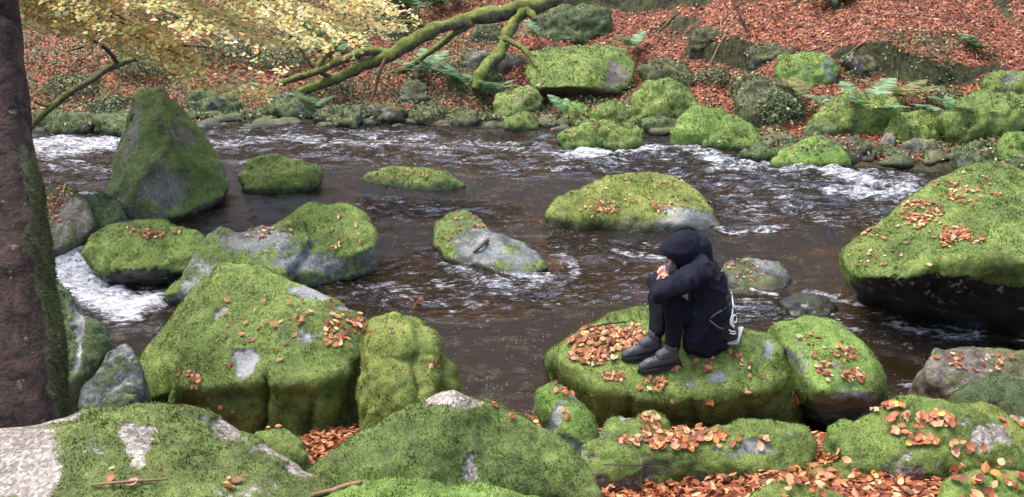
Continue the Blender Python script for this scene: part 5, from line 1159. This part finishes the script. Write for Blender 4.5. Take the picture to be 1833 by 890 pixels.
# boots
def boot(an, heel, toe, zs):
    root_bm = bmesh.new(); an = np.array(an[:3]); heel = np.array(heel); toe = np.array(toe); d = toe - heel; d /= np.linalg.norm(d); s = np.cross(d, [0, 0, 1]); s /= np.linalg.norm(s)
    up = np.cross(s, d); L = .285
    P = lambda f, q, u: heel + d * f + s * q + up * min(u, .04) + np.array([0, 0, 1]) * max(u - .04, 0)
    chain(root_bm, [(*P(.050, 0, .125), .049), (*P(.048, 0, .10), .048), (*P(.045, 0, .055), .046)])
    chain(root_bm, [(*P(.05, 0, .10), .050), (*P(.12, 0, .075), .042)]); chain(root_bm, [(*P(.05, 0, .05), .044), (*P(.14, 0, .045), .042), (*P(.205, 0, .036), .040), (*P(.245, 0, .026), .030)])
    o = part('boot', root_bm, M_boot, .006, 3, .004, 22)
    b2 = bmesh.new(); outl = [(-.008, .028), (-.008, -.028), (.06, -.038), (.14, -.036), (.20, -.048), (.255, -.036), (.28, 0), (.255, .036), (.20, .046), (.14, .036), (.06, .038)]
    hull_bm(b2, [P(a, c, -.012) for a, c in outl] + [P(a, c, .014) for a, c in outl]); me = bpy.data.meshes.new('sole'); b2.to_mesh(me); b2.free(); me.materials.append(M_sole); so = bpy.data.objects.new('sole', me); COL.objects.link(so); so.parent = o
    so.matrix_parent_inverse = Matrix.Identity(4)
    b3 = bmesh.new()
    for k in range(6):
        f = .10 + k * .018; cone(b3, P(f, -.020, .118 - k * .009), P(f, .020, .118 - k * .009), .0035, .0035)
    me = bpy.data.meshes.new('laces'); b3.to_mesh(me); b3.free(); me.materials.append(M_sole); la = bpy.data.objects.new('laces', me); COL.objects.link(la); la.parent = o
    b4 = bmesh.new(); cone(b4, P(.050, 0, .128), P(.050, 0, .133), .051, .051)
    me = bpy.data.meshes.new('cuff'); b4.to_mesh(me); b4.free(); me.materials.append(M_boot); la = bpy.data.objects.new('boot_cuff', me); COL.objects.link(la); la.parent = o
def rock_z(px, py):
    h = cast(px, py); return np.array(h[1])
for s_ in 'lr': boot(JT[s_ + 'ank'], FT[s_][0], FT[s_][1], 0)
print('feet', FT, 'seat', rock_z(1262, 625), 'origin', origin)
# drawstring bag on the back
bag = empty('backpack', tuple(PY(1300, 600, 5.55))); tag(bag, 'black drawstring backpack with a white printed pattern worn on the seated person\'s back', 'backpack')
bm = bmesh.new()
ring = [(1292, 512), (1302, 518), (1311, 545), (1318, 580), (1321, 606), (1305, 616), (1282, 612), (1268, 590), (1270, 566), (1285, 535)]
for sc, Yb in ((.75, 5.36), (1.0, 5.42), (1.04, 5.55), (1.0, 5.68), (.75, 5.74)):
    for x, y in ring: bm.verts.new(tuple(PY(1296 + (x - 1296) * sc, 572 + (y - 572) * sc - (Yb - 5.42) * 62, Yb)))
pts_ = [tuple(v.co) for v in bm.verts]; bm.free(); bm = bmesh.new(); hull_bm(bm, pts_)
V, Q = remesh(bm, .007, 8); N = normals(V, Q); V = V + N * (.008 * fbm(V * 10, 3, 33) - .006 * np.abs(fbm(V * 16, 2, 34)))[:, None]
bo = mesh_np('bag_body', V, Q, M_bag); adopt(bo, bag); bbv = BVHTree.FromPolygons([Vector(v) for v in V], Q.tolist())
def decal(name, pl, w, mat, par, proud=.004, bvh=None):
    """thin band following the surface below the pixel polyline"""
    bvh = bvh or bbv; P = []
    for (x0, y0), (x1, y1) in zip(pl[:-1], pl[1:]):
        for k in range(6): P.append((x0 + (x1 - x0) * k / 6, y0 + (y1 - y0) * k / 6))
    P.append(pl[-1]); o_ = Vector(CAM); C = []; last = None
    for x, y in P:
        h = bvh.ray_cast(o_, Vector(ray(x, y)).normalized())
        if h[0] is None:
            h = bvh.find_nearest(Vector(Pt(x, y, 6.0)))
        C.append((np.array(h[0]) + np.array(h[1]) * proud, np.array(h[1])))
    V = []; Fc = []
    for k, (c, n) in enumerate(C):
        a = C[max(k - 1, 0)][0]; e = C[min(k + 1, len(C) - 1)][0]; t = e - a; s = np.cross(t, n); s /= np.linalg.norm(s) + 1e-9
        V += [c - s * w / 2, c + s * w / 2, c + s * w / 2 - n * proud * 1.5, c - s * w / 2 - n * proud * 1.5]
    for k in range(len(C) - 1):
        a = k * 4; e = a + 4; Fc += [(a, a + 1, e + 1, e), (a + 1, a + 2, e + 2, e + 1), (a + 3, a, e, e + 3)]
    o = mesh_list(name, V, Fc, mat); adopt(o, par)
def circ(cx, cy, rx, ry, n=14): return [(cx + rx * math.cos(i * 6.2832 / n), cy + ry * math.sin(i * 6.2832 / n)) for i in range(n + 1)]
decal('white_print', [(1309, 524), (1311, 535), (1312, 548), (1311, 560), (1309, 572), (1309, 580), (1314, 586)], .018, M_white, bag)
decal('white_print', circ(1315, 571, 3.5, 7), .011, M_white, bag)
decal('white_print', [(1314, 545), (1316, 552)], .016, M_white, bag)
decal('white_print', [(1304, 590), (1309, 593), (1316, 594)], .008, M_white, bag); decal('white_print', [(1306, 596), (1312, 598), (1317, 597)], .007, M_white, bag)
decal('white_print', [(1308, 517), (1310, 519)], .014, M_white, bag)
jb = BVHTree.FromPolygons([v.co.copy() for v in jo.data.vertices], [list(p.vertices) for p in jo.data.polygons])
def strap(px_list, r, mat, name='strap'):
    P = []
    for x, y, Yp in px_list:
        p_ = Vector(PY(x, y, Yp)); h = jb.find_nearest(p_); q = np.array(h[0]) + np.array(h[1]) * .008 if (h[3] < .06) else np.array(p_); P.append((*q, r))
    o = tube(name, P, mat, seg=8, seed=3, knob=.02); adopt(o, bag)
strap([(1293, 484, 5.45), (1300, 494, 5.46), (1304, 503, 5.48)], .013, M_strap, 'strap_pad')
strap([(1304, 500, 5.46), (1306, 515, 5.45), (1304, 532, 5.42), (1297, 548, 5.39), (1285, 558, 5.36), (1272, 568, 5.34)], .0055, M_strap)
strap([(1270, 572, 5.34), (1278, 580, 5.33), (1288, 587, 5.33), (1296, 590, 5.33)], .006, M_strap)
# pale pad under the bag
pc = rock_z(1318, 612); bm = bmesh.new()
q0 = [PY(1289, 617, 5.40), PY(1322, 617, 5.42), PY(1331, 590, 5.66), PY(1300, 590, 5.66)]; zz = [v[2] for v in q0]
hull_bm(bm, [v + np.array([0, 0, dz]) for v in q0 for dz in (0, .022)]); me = bpy.data.meshes.new('sitting_pad'); bm.to_mesh(me); bm.free(); me.materials.append(M_pad)
pd = bpy.data.objects.new('sitting_pad', me); COL.objects.link(pd); bv_ = pd.modifiers.new('round', 'BEVEL'); bv_.width = .006; bv_.segments = 2; tag(pd, 'pale sitting pad sticking out under the backpack on the mossy rock', 'pad')
# cigarette
cg = empty('cigarette', tuple(PY(1189, 492, 5.47))); tag(cg, 'thin white cigarette held upright between hands and mouth', 'cigarette')
for nm, y0, y1, mm, r in (('paper', 494, 474, M_cig, .0045), ('filter', 474, 464, mat_simple('grey_tip', (.16, .16, .17), .6), .0047)):
    bm = bmesh.new(); cone(bm, PY(1189 + (494 - y0) * .06, y0, 5.47), PY(1189 + (494 - y1) * .06, y1, 5.47), r, r); me = bpy.data.meshes.new(nm); bm.to_mesh(me); bm.free(); me.materials.append(mm)
    o = bpy.data.objects.new(nm, me); COL.objects.link(o); adopt(o, cg)
print('tufts', NTUFT, 'near leaves', len(NEAR), 'objects', len(bpy.data.objects))
